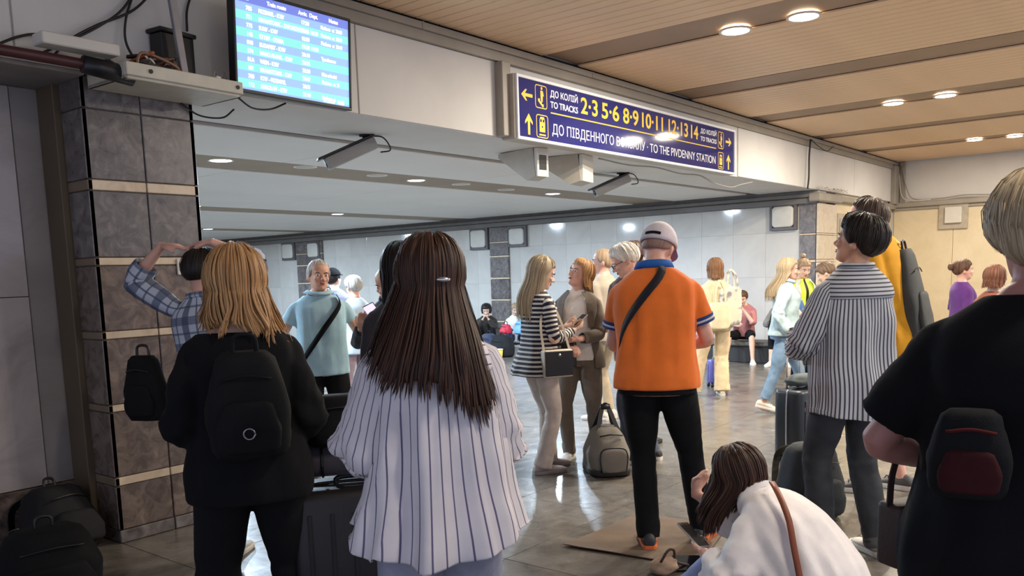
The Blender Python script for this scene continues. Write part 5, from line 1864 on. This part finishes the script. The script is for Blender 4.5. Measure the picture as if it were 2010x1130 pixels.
P.top(G_YK, 'yoke', hem=.757, ease=((.75, .025), (.80, .014), (.85, .009)), fold=.002, sleeve=0, n=60, m=12, collar=(G_YK, .03, .2))
tr_ = P.trousers(denim('charcoal_jeans', (58, 60, 64)), radii=(.092, .086, .074, .070, .066), fold=.010)
for i in (0, 1):
    mb = MB(); a = P.an[i]; u_ = nrm(P.kn[i] - a)
    mb.tube([a - u_ * .025, a + u_ * .005, a + u_ * .03], [.068, .072, .069], 24, m=6, disp=lambda u, v: .004 * nz3(u * 9, v * 4, i))
    mb.build('rolled_cuff', denim('cuff_denim', (84, 84, 86)), tr_, True)
P.shoes(M_SHOEW, M_SOLEW, M_SOLEW, name='sneaker')
P.hair(HAIR_DARK, thick=.021, front=.168, sides=.098, nape=.035, locks=300, seed=51, rough=.008, lockout=.008)
GREYST = P

# ------------------------------------------------------------------ tall man in mustard
P = Person('tall man in a mustard t-shirt with a dark backpack, looking up to the left', at_depth(1756, 5.62), -74, 2.05, 'm', SK_PINK, lean=15, neck_fwd=.09, head=(-6, 16, 0), hands=((-.14, .32, 1.15), (.14, .30, 1.1)), feet=((-.12, .12), (.10, -.05)), build=1.0)
P.body(face=True)
C_MU = cloth('mustard_cotton', (214, 152, 34), .85, .08)
P.top(C_MU, 'tee', hem=.46, ease=((.42, .03), (.6, .035), (.75, .018), (.85, .003)), fold=.012, sleeve=.85, sr=(.066, .070, .05))
P.trousers(cloth('dark_shorts', (50, 48, 52)), end=.95, radii=(.094, .086, .078, .07, .06))
P.shoes(plain('grey_black_runner', (84, 84, 84), .6, bump=.15), M_SOLEW, M_BLACKPL, name='running_shoe')
P.hair(hairmat('short_brown_hair', (40, 30, 26), (70, 54, 46), (104, 84, 70)), thick=.012, front=.178, sides=.125, nape=.07, locks=120, seed=61)
MUSTARD = P

# ------------------------------------------------------------------ two people by the end wall
P = Person('woman in a purple top with brown hair pinned up, by the cream wall', at_depth(1890, 9.3), 62, 1.575, 'f', SK_PINK, head=(8, 0, 0))
P.body(vox=.009, face=True)
P.top(cloth('purple_knit', (92, 48, 116)), 'top', top_=.835, hem=.48, sleeve=.9, sr=(.056, .058, .05)); P.trousers(C_BLACK2); P.shoes(M_SHOEB, M_SOLEB)
HB = hairmat('chestnut_hair', (50, 34, 26), (92, 64, 48), (132, 98, 74))
P.hair(HB, thick=.012, nape=.05, locks=80, seed=71)
mb = MB(); mb.ball(P.H((0, -.135, .15)), (.04, .03, .04), 12, 8)
mb.build('bun', HB, P.root, True)
P = Person('person with reddish-brown hair half hidden by the nearest blond head', at_depth(1952, 7.6), 30, 1.51, 'f', SK_LIGHT, head=(0, -5, 0))
P.body(vox=.010)
P.top(cloth('rust_top', (120, 70, 54)), 'top', sleeve=.9, sr=(.056, .058, .05)); P.trousers(C_BLACK2); P.shoes(M_SHOEB, M_SOLEB)
P.hair(hairmat('red_brown_hair', (60, 36, 26), (104, 64, 46), (140, 94, 70)), thick=.018, drop=long_drop(.08), locks=80, seed=72)

# ------------------------------------------------------------------ nearest person at the right edge
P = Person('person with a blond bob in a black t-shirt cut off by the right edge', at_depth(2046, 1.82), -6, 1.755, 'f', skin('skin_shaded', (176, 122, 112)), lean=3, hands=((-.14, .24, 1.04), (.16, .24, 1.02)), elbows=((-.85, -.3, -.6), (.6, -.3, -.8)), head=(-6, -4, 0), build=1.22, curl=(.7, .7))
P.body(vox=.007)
P.top(C_BLACK, 'tee', hem=.44, ease=((.42, .03), (.6, .05), (.75, .024), (.85, .004)), fold=.012, sleeve=.80, sr=(.066, .078, .05), sfold=.010)
P.trousers(cloth('navy_trousers', (20, 22, 40)), radii=(.10, .09, .08, .078, .076))
P.shoes(M_SHOEB, M_SOLEB)
P.hair(HAIR_LT, thick=.027, front=.172, sides=.070, nape=.012, locks=420, seed=81, lock_w=.0024, n=80, rough=.008, lockout=.003)
NEAR = P

# ------------------------------------------------------------------ crouching woman in white
P = Person('woman with brown hair crouching in a white blouse, chin on her hand', at_depth(1622, 3.22), -60, 1.66, 'f', SK_PINK, hipz=.17, lean=50, head=(-6, -22, 0), hands=((-.17, .44, .36), (.08, .68, .52)), elbows=((-.5, .1, -1), (.4, .2, -1)),
           hdirs=((.5, .6, -.2), (-.1, -.15, 1)), palms=((.3, -.2, .8), (0, -1, 0)), feet=((-.17, .66), (.17, .66)), knees=((-.3, 1, .3), (.3, 1, .3)), curl=(.5, .35), neck_fwd=.02)
P.body(face=True)
C_WB = cloth('white_blouse', (232, 226, 224), .7, .06, sheen=.3)
o = P.top(C_WB, 'blouse', hem=.45, top_=.84, ease=((.42, .07), (.5, .075), (.6, .085), (.7, .06), (.77, .03), (.85, .008)), fold=.022, fk=(1.8, 4.0), sleeve=1.7, sr=(.064, .100, .06), sfold=.022, collar=(C_WB, .035, .3), n=80)
P.trousers(denim('light_blue_jeans', (140, 150, 186)), radii=(.10, .09, .072, .066, .06), fold=.006)
P.shoes(M_SHOEW, M_SOLEW)
def d25(az):
    a = math.degrees(az); a = a if a <= 180 else a - 360
    k = 1 - sm((abs(a) - 118) / 30)
    return (.20 * k * (1 + .25 * math.sin(az * 3)), 0.0, .10, .035)
P.hair(HAIR_BROWN, thick=.018, front=.172, drop=d25, locks=320, seed=91, n=72, rough=.006)
body_strap(P, (.82, 200), (.50, 262), .024, plain('tan_leather', (128, 66, 40), .5), 'bag_strap', off=.085)
CROUCH = P

# ------------------------------------------------------------------ people sitting along the wall
def sitter(lab, x, y, face, h, top, trou, hairm, sex='f', seat=.46, hands=((-.10, .34, .72), (.10, .34, .72)), head=(0, -22, 0), bare=0.0, sk=SK_LIGHT, feet=((-.14, .46), (.14, .46)), lean=10, shoe=(M_SHOEW, M_SOLEW), seed=1, drop=None, sl=1.2, face_=True):
    P = Person(lab, (x, y), face, h, sex, sk, hipz=seat + .115, hip=(0, 0), lean=lean, head=head, hands=hands, elbows=((-.6, -.5, -.6), (.6, -.5, -.6)), feet=feet, knees=((-.1, .6, 1), (.1, .6, 1)), group='people sitting along the far wall')
    P.body(vox=.010, face=face_)
    P.top(top, 'top', hem=.50, sleeve=sl, sr=(.06, .062, .05), fold=.010)
    P.trousers(trou, end=bare)
    P.shoes(*shoe)
    P.hair(hairm, thick=.014, nape=.045, locks=60, seed=seed, drop=drop)
    return P


SIT1 = sitter('person in a pink checked shirt and shorts sitting on the bench, eating', 13.30, 5.80, 188, 1.64, plaid('pink_check', (206, 160, 156), (160, 94, 98), (180, 120, 120), 12, 12), C_BLACK2, HB, 'm', seat=.33, lean=26, bare=.98, feet=((-.20, .46), (.22, .46)), hands=((-.05, .34, .84), (.08, .38, .62)))
SIT2 = sitter('person in grey with a black backpack on the lap sitting on the bench', 13.30, 5.10, 190, 1.64, cloth('grey_hoodie', (120, 116, 108)), C_BLACK2, HAIR_DARK, 'm', seat=.33, lean=22, seed=2, bare=.5, sl=1.8, hands=((-.16, .36, .66), (.16, .36, .66)))
SIT3 = sitter('hooded person in a dark jacket sitting by the wall, hands at the mouth', 13.3, 11.36, 185, 1.66, cloth('dark_khaki_jacket', (52, 46, 42)), C_BLACK2, HAIR_DARK, 'm', seat=.08, seed=3, hands=((-.05, .28, .66), (.06, .28, .66)), sl=1.9, lean=14)
SIT4 = sitter('grey-haired person in sage green sitting by the wall behind the long hair', 13.3, 11.95, 190, 1.68, cloth('sage_top', (150, 156, 138)), C_BLACK2, HAIR_GREY, 'f', seat=.12, seed=4, hands=((-.1, .34, .40), (.1, .34, .40)))
SIT5 = sitter('person in a white top sitting by the wall beside the blond hair', 13.3, 10.62, 175, 1.64, cloth('white_top', (206, 204, 204)), cloth('navy_skirt', (50, 56, 84)), HAIR_ASH, 'f', seat=.10, seed=5, hands=((-.1, .36, .40), (.1, .36, .40)))
mb = MB(); mb.tube([SIT3.H((0, -.02, .02)), SIT3.H((0, -.05, .10)), SIT3.H((0, -.03, .19)), SIT3.H((0, -.02, .235))], [.10, .115, .095, .03], 18, m=10)
mb.build('hood', cloth('black_hood', (26, 24, 26)), SIT3.root, True)
# ------------------------------------------------------------------ bags and other things
def soft_mesh(w, d, h, top=.75, belly=1.06, sq=3.0, seed=0.0, rough=.012, n=28, m=16, droop=0.0):
    """a stuffed bag body standing on z = 0"""
    R = []
    for i in range(m):
        t = i / (m - 1)
        k = float(np.interp(t, [0, .06, .15, .45, .75, .93, 1.0], [.82, .95, 1.0, belly, (1 + top) / 2, top, top * .72]))
        ring = []
        for j in range(n):
            a = 2 * math.pi * j / n
            c, s_ = math.cos(a), math.sin(a)
            q = (abs(c) ** sq + abs(s_) ** sq) ** (-1 / sq)
            dd = rough * nz3(c * 1.6 + seed, s_ * 1.6, t * 3.0) + rough * .5 * nz3(c * 4 + seed, s_ * 4, t * 8)
            ring.append(((w / 2 * k * q + dd) * c, (d / 2 * k * q + dd) * s_, t * h - droop * t * t * (1 - abs(c))))
        R.append(ring)
    return R


def backpack(pos, rz, w, d, h, mat, label, trim=None, name='backpack', straps=True, group=None, tilt=(0, 0), seed=1.0, red=None, handle=True):
    t = empty(name, pos, rz, label, 'bag', group)
    t.rotation_euler = (math.radians(tilt[0]), math.radians(tilt[1]), rz)
    MB().rings(soft_mesh(w, d, h, .72, 1.04, 2.8, seed, min(.012, w * .03))).build('body', mat, t, True)
    me = MB().rings(soft_mesh(w * .74, d * .4, h * .48, .8, 1.05, 2.8, seed + 4, min(.006, w * .015))).build('front_pocket', red or mat, t, True)
    me.location = (0, -d * .47, h * .08)
    tm = trim or M_BLACKPL
    mb = MB(); mb.tube([(-w * .3, -d * .44, h * .76), (0, -d * .50, h * .80), (w * .3, -d * .44, h * .76)], .004, 6, m=10)
    mb.build('zip', tm, t, True)
    if handle:
        mb = MB(); mb.tube([(-.04, .0, h * .97), (-.03, .0, h + .05), (.03, 0, h + .05), (.04, 0, h * .97)], .008, 8, m=14)
        mb.build('grab_handle', tm, t, True)
    if straps:
        for sg in (-1, 1):
            mb = MB(); pts = [(sg * w * .16, d * .40, h * .92), (sg * w * .22, d * .5 + .06, h * .80), (sg * w * .26, d * .5 + .07, h * .45), (sg * w * .34, d * .46, h * .12)]
            ribbon(mb, smooth(np.array(pts), 14), [(0, 1, 0.1)] * 14, .045, .008)
            mb.build('shoulder_strap', tm, t)
    return t


def suitcase(pos, rz, w, d, h, mat, label, trim, pull=0.0, ribs=5, edge=None):
    t = empty('suitcase', pos, rz, label, 'suitcase')
    b = rbox_mesh(w, d, h - .05, .06, .03).build('shell', mat, t, True, (0, 0, .05))
    for k in range(ribs):
        x = -w * .36 + w * .72 * k / max(1, ribs - 1)
        MB().bbox(x - .008, x + .008, -d / 2 - .006, -d / 2 + .004, .12, h - .08, .003).build('rib', mat, b).location = (0, 0, -.05)
    mb = MB(); mb.tube([(-w / 2 - .002, 0, .1), (-w / 2 - .002, 0, h - .06), (-w / 2 + .06, 0, h + .001), (w / 2 - .06, 0, h + .001), (w / 2 + .002, 0, h - .06), (w / 2 + .002, 0, .1)], .007, 6, m=40)
    mb.build('zip_line', edge or trim, t, True)
    for sx in (-1, 1):
        for sy in (-1, 1):
            MB().tube([(sx * w * .38 - .012, sy * d * .32, .026), (sx * w * .38 + .012, sy * d * .32, .026)], .026, 14).build('wheel', M_BLACKPL, t, True)
    mb = MB(); mb.tube([(-.06, 0, h - .005), (-.05, 0, h + .025), (.05, 0, h + .025), (.06, 0, h - .005)], .010, 8, m=14)
    mb.build('handle', trim, t, True)
    if pull:
        mb = MB()
        for sx in (-1, 1): mb.tube([(sx * .09, d * .3, h - .02), (sx * .09, d * .3, h + pull)], .007, 8)
        mb.tube([(-.11, d * .3, h + pull), (.11, d * .3, h + pull)], .014, 8)
        mb.build('telescopic_handle', M_GREYPL, t, True)
    return t


def duffel(pos, rz, w, d, h, mat, base, label, trim):
    t = empty('duffel_bag', pos, rz, label, 'bag')
    b = MB().rings(soft_mesh(w, d, h, .62, 1.03, 3.2, 2.0, .008, 36, 18)).build('body', mat, t, True)
    bs = MB(); R = soft_mesh(w * 1.03, d * 1.03, .07, 1.0, 1.0, 3.4, 2.0, .003, 36, 6); bs.rings(R)
    bs.build('base', base, t, True)
    # pocket on the facing end, outlined by its zip
    pts = [(-w * .30, .05), (-w * .33, h * .45), (-w * .22, h * .62), (w * .22, h * .62), (w * .33, h * .45), (w * .30, .05)]
    P2 = smooth(np.array(pts), 24)
    mb = MB(); mb.tube([(x, -d / 2 * (1.02 if z < h * .5 else 1.0) - .004, z) for x, z in P2], .006, 6)
    mb.build('pocket_zip', trim, t, True)
    pk = MB(); pk.rings([[(x * k, -d / 2 * .99 - o_, .04 + (z - .04) * k) for x, z in P2] for k, o_ in ((1.0, .0), (.96, .014), (.8, .02), (.3, .022))], False, True)
    pk.build('end_pocket', mat, t, True)
    mb = MB(); mb.tube([(-w * .28, -d * .36, h * .86), (0, -d * .40, h * .90), (w * .28, -d * .36, h * .86)], .006, 6, m=12)
    mb.build('zip', trim, t, True)
    for sg in (-1, 1):
        mb = MB(); pts = smooth(np.array([(-w * .34, sg * d * .22, h * .70), (-w * .22, sg * d * .12, h * 1.02), (-.02, 0, h * 1.42), (.02, 0, h * 1.42), (w * .22, sg * d * .12, h * 1.02), (w * .36, sg * d * .22, h * .70)]), 26)
        ribbon(mb, pts, [(0, sg, .2)] * 26, .030, .006)
        mb.build('carry_strap', trim, t)
    MB().tube([(-.035, 0, h * 1.42), (.035, 0, h * 1.42)], .022, 10).build('grip', trim, t, True)
    return t


def handbag(pos, rz, w, d, h, mat, label, trim, strap_to=None, side_mat=None, name='handbag'):
    t = empty(name, pos, rz, label, 'bag')
    rbox_mesh(w, d, h, .02, .012).build('body', side_mat or mat, t, True)
    MB().bbox(-w / 2 + .004, w / 2 - .004, -d / 2 - .006, -d / 2 + .004, .012, h - .006, .004).build('front_panel', mat, t)
    MB().tube([(0, -d / 2 - .010, h * .82), (0, -d / 2 - .004, h * .82)], .012, 12).build('clasp', plain('clasp_metal', (190, 186, 176), .3, .9), t, True)
    if strap_to is not None:
        mb = MB()
        pts = smooth(np.array([(-w * .45, 0, h * .95), strap_to[0], strap_to[1], strap_to[2], (w * .45, 0, h * .95)]), 30)
        ribbon(mb, pts, [(0, -1, .01)] * 30, .018, .004)
        mb.build('strap', trim, t)
    return t


def tote(pos, rz, w, h, mat, label, strap=.28):
    t = empty('tote_bag', pos, rz, label, 'bag')
    MB().rings(soft_mesh(w, .09, h, 1.0, 1.05, 3.5, 3.0, .008, 32, 14)).build('body', mat, t, True)
    for sg in (-1, 1):
        mb = MB(); pts = smooth(np.array([(-w * .25, sg * .035, h - .02), (-w * .2, sg * .03, h + strap * .6), (0, 0, h + strap), (w * .2, sg * .03, h + strap * .6), (w * .25, sg * .035, h - .02)]), 20)
        ribbon(mb, pts, [(0, sg, 0.05)] * 20, .022, .003); mb.build('handle', mat, t)
    return t


C_NYL = cloth('black_nylon', (14, 14, 16), .85, .15, sheen=0.0)
C_NYL2 = cloth('charcoal_nylon', (26, 26, 29), .8, .15, sheen=0.0)
C_NAVY = cloth('navy_nylon', (44, 50, 72), .65, .12)
hd_ = lambda P: P.heading - math.pi / 2

# bags in the front
suitcase(at_depth(668, 3.22), math.radians(-38), .46, .28, .76, plain('black_suitcase', (26, 22, 26), .5, bump=.1), 'tall black suitcase beside the long-haired woman', M_BLACKPL)
p = at_depth(664, 3.22)
t = empty('rolled_bag', (p.x, p.y, .795), math.radians(-38), 'dark grey rolled bag lying on the black suitcase', 'bag')
mb = MB(); mb.tube([(-.21, 0, .062), (-.20, 0, .062), (.20, 0, .062), (.21, 0, .062)], [.04, .062, .062, .04], 22, m=18, disp=lambda u, v: .006 * nz3(u * 6, v * 5, 1)); mb.build('body', cloth('grey_canvas', (66, 62, 70)), t, True)
mb = MB()
for x in (-.10, .10): mb.tube([(x + .0, .064 * math.cos(a), .062 + .064 * math.sin(a)) for a in np.linspace(0, 6.28, 20)], .006, 6)
mb.build('straps', M_BLACKPL, t)
backpack((p.x - .02, p.y + .02, .918), math.radians(-30), .28, .16, .19, C_NYL, 'small black bag stacked on the grey rolled bag', straps=False, seed=3, handle=False)
backpack(on_floor(128, 1086), math.radians(20), .46, .30, .40, C_NYL2, 'dark round holdall leaning on the wall by the pillar', straps=True, tilt=(-18, 8), seed=5, name='holdall')
backpack(on_floor(100, 1170), math.radians(-10), .48, .32, .36, C_NYL, 'black backpack on the floor at the lower left corner', seed=7)
bb = backpack(BLONDW.W((.02, -.205, .96)), hd_(BLONDW), .27, .13, .36, C_NYL, 'small black backpack worn by the blond woman in black', trim=C_NYL, straps=True, seed=9, tilt=(4, 0))
mb = MB(); mb.tube([(.018 * math.cos(a), -.100, .10 + .018 * math.sin(a)) for a in np.linspace(0, 6.28, 20)], .003, 6); mb.build('badge', plain('badge_metal', (150, 150, 156), .3, .8), bb, True)
backpack(PLAID.W((-.30, -.02, .80)), hd_(PLAID), .24, .14, .36, C_NYL, 'black shoulder bag beside the person in plaid', straps=False, seed=2)

# cardboard sheet and small things on the floor
q = [on_floor(x, y) for x, y in ((1105, 1073), (1252, 1008), (1428, 1034), (1372, 1114))]
mb = MB()
N = 8
top_, bot_ = [], []
for i in range(N + 1):
    for j in range(N + 1):
        a, b = i / N, j / N
        pnt = q[0] * (1 - a) * (1 - b) + q[1] * a * (1 - b) + q[2] * a * b + q[3] * (1 - a) * b
        z = .008 + .012 * max(0, 1 - 3 * a) * (1 - b) + .003 * nz3(a * 4, b * 4, 2)
        top_.append((pnt.x, pnt.y, z)); bot_.append((pnt.x, pnt.y, z - .005))
F = []
K = N + 1
for i in range(N):
    for j in range(N):
        A = i * K + j
        F.append((A, A + K, A + K + 1, A + 1)[::-1]); F.append(tuple(x + K * K for x in (A, A + K, A + K + 1, A + 1)))
rim = [j for j in range(N)] + [i * K + N for i in range(N)] + [N * K + j for j in range(N, 0, -1)] + [i * K for i in range(N, 0, -1)]
for a, b in zip(rim, rim[1:] + rim[:1]): F.append((a, b, b + K * K, a + K * K))
mb.add(top_ + bot_, F)
tag(mb.build('cardboard_sheet', plain('worn_cardboard', (98, 80, 64), .85, var=.2, scale=5, bump=.2)), 'flat brown cardboard sheet on the floor under the man in orange', 'cardboard')
pb = on_floor(1304, 1122)
t = empty('pouch', pb, math.radians(-20), 'crumpled beige pouch with a strap on the floor by the cardboard', 'bag')
MB().rings(soft_mesh(.16, .10, .085, .55, 1.0, 2.5, 6, .016, 24, 10)).build('body', plain('beige_cloth', (186, 156, 130), .8, bump=.2), t, True)
mb = MB(); mb.tube([(-.05, -.03, .07), (-.02, -.05, .13), (.03, -.04, .12), (.06, -.02, .05), (.13, -.04, .02)], .007, 6, m=24); mb.build('strap', plain('dark_brown_strap', (70, 46, 36), .6), t, True)
t = empty('tablet', on_floor(1352, 1110) + Vector((0, 0, .012)), math.radians(35), 'thin black tablet lying beside the crouching woman', 'tablet')
MB().bbox(-.11, .11, -.075, .075, 0, .009, .004).build('body', M_BLACKPL, t)
MB().box(-.104, .104, -.069, .069, .0085, .0098).build('screen', plain('dark_glass', (18, 18, 24), .1), t)

# the grey duffel bag
duffel(on_floor(1190, 925), math.radians(-42), .32, .44, .36, plain('grey_canvas_bag', (122, 116, 106), .85, bump=.2, var=.1), plain('dark_base', (42, 38, 36), .7), 'grey duffel bag with dark base and carry straps standing on the floor', M_BLACKPL)

# luggage of the person in the grey striped shirt
p = on_floor(1572, 900)
suitcase(p, math.radians(-12), .42, .26, .58, plain('dark_teal_case', (34, 42, 50), .4, var=.08), 'dark suitcase with chrome edge and raised handle behind the black rucksack', M_BLACKPL, pull=.28, edge=plain('chrome_edge', (196, 196, 200), .2, .9))
t = empty('folded_jacket', (p.x, p.y, .605), math.radians(-12), 'dark grey jacket folded over the suitcase', 'jacket')
MB().rings(soft_mesh(.30, .20, .085, .7, 1.02, 2.6, 8, .02, 24, 8)).build('folds', cloth('slate_jacket', (70, 78, 80)), t, True)
backpack(on_floor(1588, 1012), math.radians(-35), .40, .28, .46, plain('dark_rucksack', (30, 33, 35), .8, bump=.2), 'black rucksack on the floor behind the crouching woman', trim=cloth('olive_trim_cloth', (70, 66, 54)), seed=11)

# carried bags
P = BRETON
handbag(P.W((.235, .02, .77)), hd_(P) + math.radians(80), .235, .09, .205, plain('black_leather', (28, 22, 24), .4, bump=.1), 'black and cream handbag hanging at the striped girl\'s hip', plain('cream_strap', (190, 178, 160), .6),
        strap_to=((-.10, .06, .42), (0.0, .13, .56), (.06, .06, .42)), side_mat=plain('cream_leather', (200, 188, 168), .5))
P = BLAZER
handbag(P.W((.10, .235, .80)), hd_(P) + math.pi, .24, .09, .20, plain('black_leather2', (24, 22, 24), .5, bump=.1), 'black shoulder bag in front of the blazer woman', M_BLACKPL)
P = CREAM
M_PRINT = None
m_, nt, pr = nmat('printed_tote')
tc = nd(nt, 'ShaderNodeTexCoord'); vo = nd(nt, 'ShaderNodeTexVoronoi', i_Scale=14.0); nt.links.new(tc.outputs['Object'], vo.inputs['Vector'])
nz_ = nd(nt, 'ShaderNodeTexNoise', i_Scale=6.0); nt.links.new(tc.outputs['Object'], nz_.inputs['Vector'])
f_ = ramp(nt, nz_.outputs['Fac'], [(.50, (0, 0, 0, 1)), (.56, (1, 1, 1, 1))])
c_ = ramp(nt, vo.outputs['Distance'], [(.0, srgb(196, 130, 140)), (.3, srgb(126, 130, 140)), (.6, srgb(222, 210, 190))])
nt.links.new(mixc(nt, f_.outputs[0], srgb(226, 214, 190), c_.outputs[0]), pr.inputs['Base Color']); pr.inputs['Roughness'].default_value = .8
tote(P.W((.13, -.16, .86)), hd_(P) + .25, .28, .46, m_, 'white tote bag with faded floral print on the woman in cream', .20)
tote(P.W((-.02, -.20, .82)), hd_(P), .25, .32, cloth('cream_canvas', (230, 214, 178)), 'plain cream tote bag on the back of the woman in cream', .26)
suitcase(on_floor(1408, 758), math.radians(-40), .26, .18, .36, plain('violet_case', (96, 90, 160), .4), 'small violet suitcase behind the legs of the woman in cream', M_GREYPL, ribs=3)
backpack(CAPMAN.W((0, -.24, .92)), hd_(CAPMAN), .32, .20, .48, C_NAVY, 'navy backpack worn by the man in the dark cap', seed=13)
backpack(MUSTARD.W((0, -.17, .98)), hd_(MUSTARD), .30, .14, .66, plain('olive_grey_pack', (56, 58, 56), .75, bump=.15), 'large grey-black backpack worn by the tall man in mustard', seed=15, tilt=(-10, 0), straps=False)
t = NEAR
backpack(t.W((-.135, -.215, 1.07)), hd_(t), .15, .07, .18, C_NYL, 'black bag with a dark red pocket at the hip of the nearest person', straps=False, handle=False, seed=17, trim=cloth('red_zip', (70, 12, 16), sheen=0.0), red=cloth('dark_red_pocket', (52, 10, 13), sheen=0.0))
handbag(NEAR.W(NEAR.arm_pt(0, 1.35)) + Vector((0, 0, -.29)), math.radians(-30), .12, .08, .16, plain('brown_leather', (58, 42, 38), .6, bump=.2), 'small dark brown leather bag hanging from the forearm of the nearest person', plain('brown_strap2', (60, 42, 36), .6),
        strap_to=((-.045, 0, .24), (0, .0, .33), (.045, 0, .24)))
backpack(SIT2.W((0.02, .40, .40)), hd_(SIT2) + math.pi, .34, .20, .46, C_NYL, 'black backpack on the lap of the person in grey on the bench', seed=19, straps=False)
t = empty('blue_folder', VEST.W((0, .37, 1.03)), math.radians(-40), 'bright blue folder held out between the denim jacket and the vest', 'folder')
t.rotation_euler = (math.radians(20), math.radians(-35), math.radians(-40))
MB().bbox(-.12, .12, -.006, .006, -.08, .08, .003).build('cover', plain('folder_blue', (110, 150, 235), .4), t)
MB().box(-.112, .112, -.004, .004, -.072, .084).build('sheets', M_WHITEPL, t)
P = CROUCH
t = empty('phone', P.W((-.12, .54, .40)), hd_(P), 'dark phone in the crouching woman\'s hand', 'phone')
t.rotation_euler = (math.radians(-60), math.radians(10), hd_(P))
MB().bbox(-.038, .038, -.005, .004, -.078, .078, .006).build('case', plain('silver_phone_edge', (180, 180, 184), .3, .6), t)
MB().box(-.034, .034, -.0062, -.0045, -.073, .073).build('screen', M_BLACKPL, t)

# bags by the far wall and small things
backpack((12.62, 10.75, 0), math.radians(-100), .40, .28, .40, C_NAVY, 'navy bag on the floor before the hooded person', seed=21, straps=False)
backpack((12.35, 10.20, 0), math.radians(-95), .50, .34, .40, C_NYL2, 'large black bag on the floor left of the striped girl', seed=23, straps=False)
backpack((12.75, 10.42, .40), math.radians(-95), .22, .18, .18, plain('red_nylon', (196, 40, 60), .6), 'small red bag on top of the black one by the wall', seed=25, straps=False)
backpack((12.70, 10.02, .40), math.radians(-95), .22, .18, .26, plain('sky_bag', (110, 160, 220), .6), 'small sky-blue bag behind the blond hair', seed=27, straps=False)
p = on_floor(977, 708)
t = empty('tub', p, 0, 'small yellow tub on the floor by the far wall', 'tub')
MB().tube([(0, 0, 0), (0, 0, .02), (0, 0, .2)], [.075, .08, .10], 18).build('bucket', plain('tub_yellow', (226, 178, 60), .5), t, True)
MB().tube([(0, 0, .2), (0, 0, .215)], .105, 18).build('lid', M_WHITEPL, t, True)
p = on_floor(655, 748)
t = empty('yellow_bag', p, .3, 'yellow carrier bag beyond the man in the blue polo', 'bag')
MB().rings(soft_mesh(.26, .16, .30, .9, 1.0, 3.2, 29, .012)).build('body', plain('bag_yellow', (226, 190, 60), .6), t, True)
for sg in (-1, 1):
    mb = MB(); mb.tube([(-.06, sg * .04, .28), (0, sg * .03, .40), (.06, sg * .04, .28)], .006, 6, m=12); mb.build('handle', plain('bag_yellow', (226, 190, 60)), t, True)
# plate on the pillar
t = empty('pillar_plate', (2.93, YP - .012, 1.655), 0, 'white plate with a dark mark on the pillar beside the plaid shirt', 'sign')
MB().bbox(-.055, .055, 0, .011, -.05, .05, .004).build('plate', M_WHITEPL, t)
mb = MB(); mb.add([(.022 * math.cos(a), -.0008, .010 * math.sin(a) + .02) for a in np.linspace(0, 2 * math.pi, 18)[:-1]], [tuple(range(17))[::-1]]); mb.build('mark', M_BLACKPL, t)
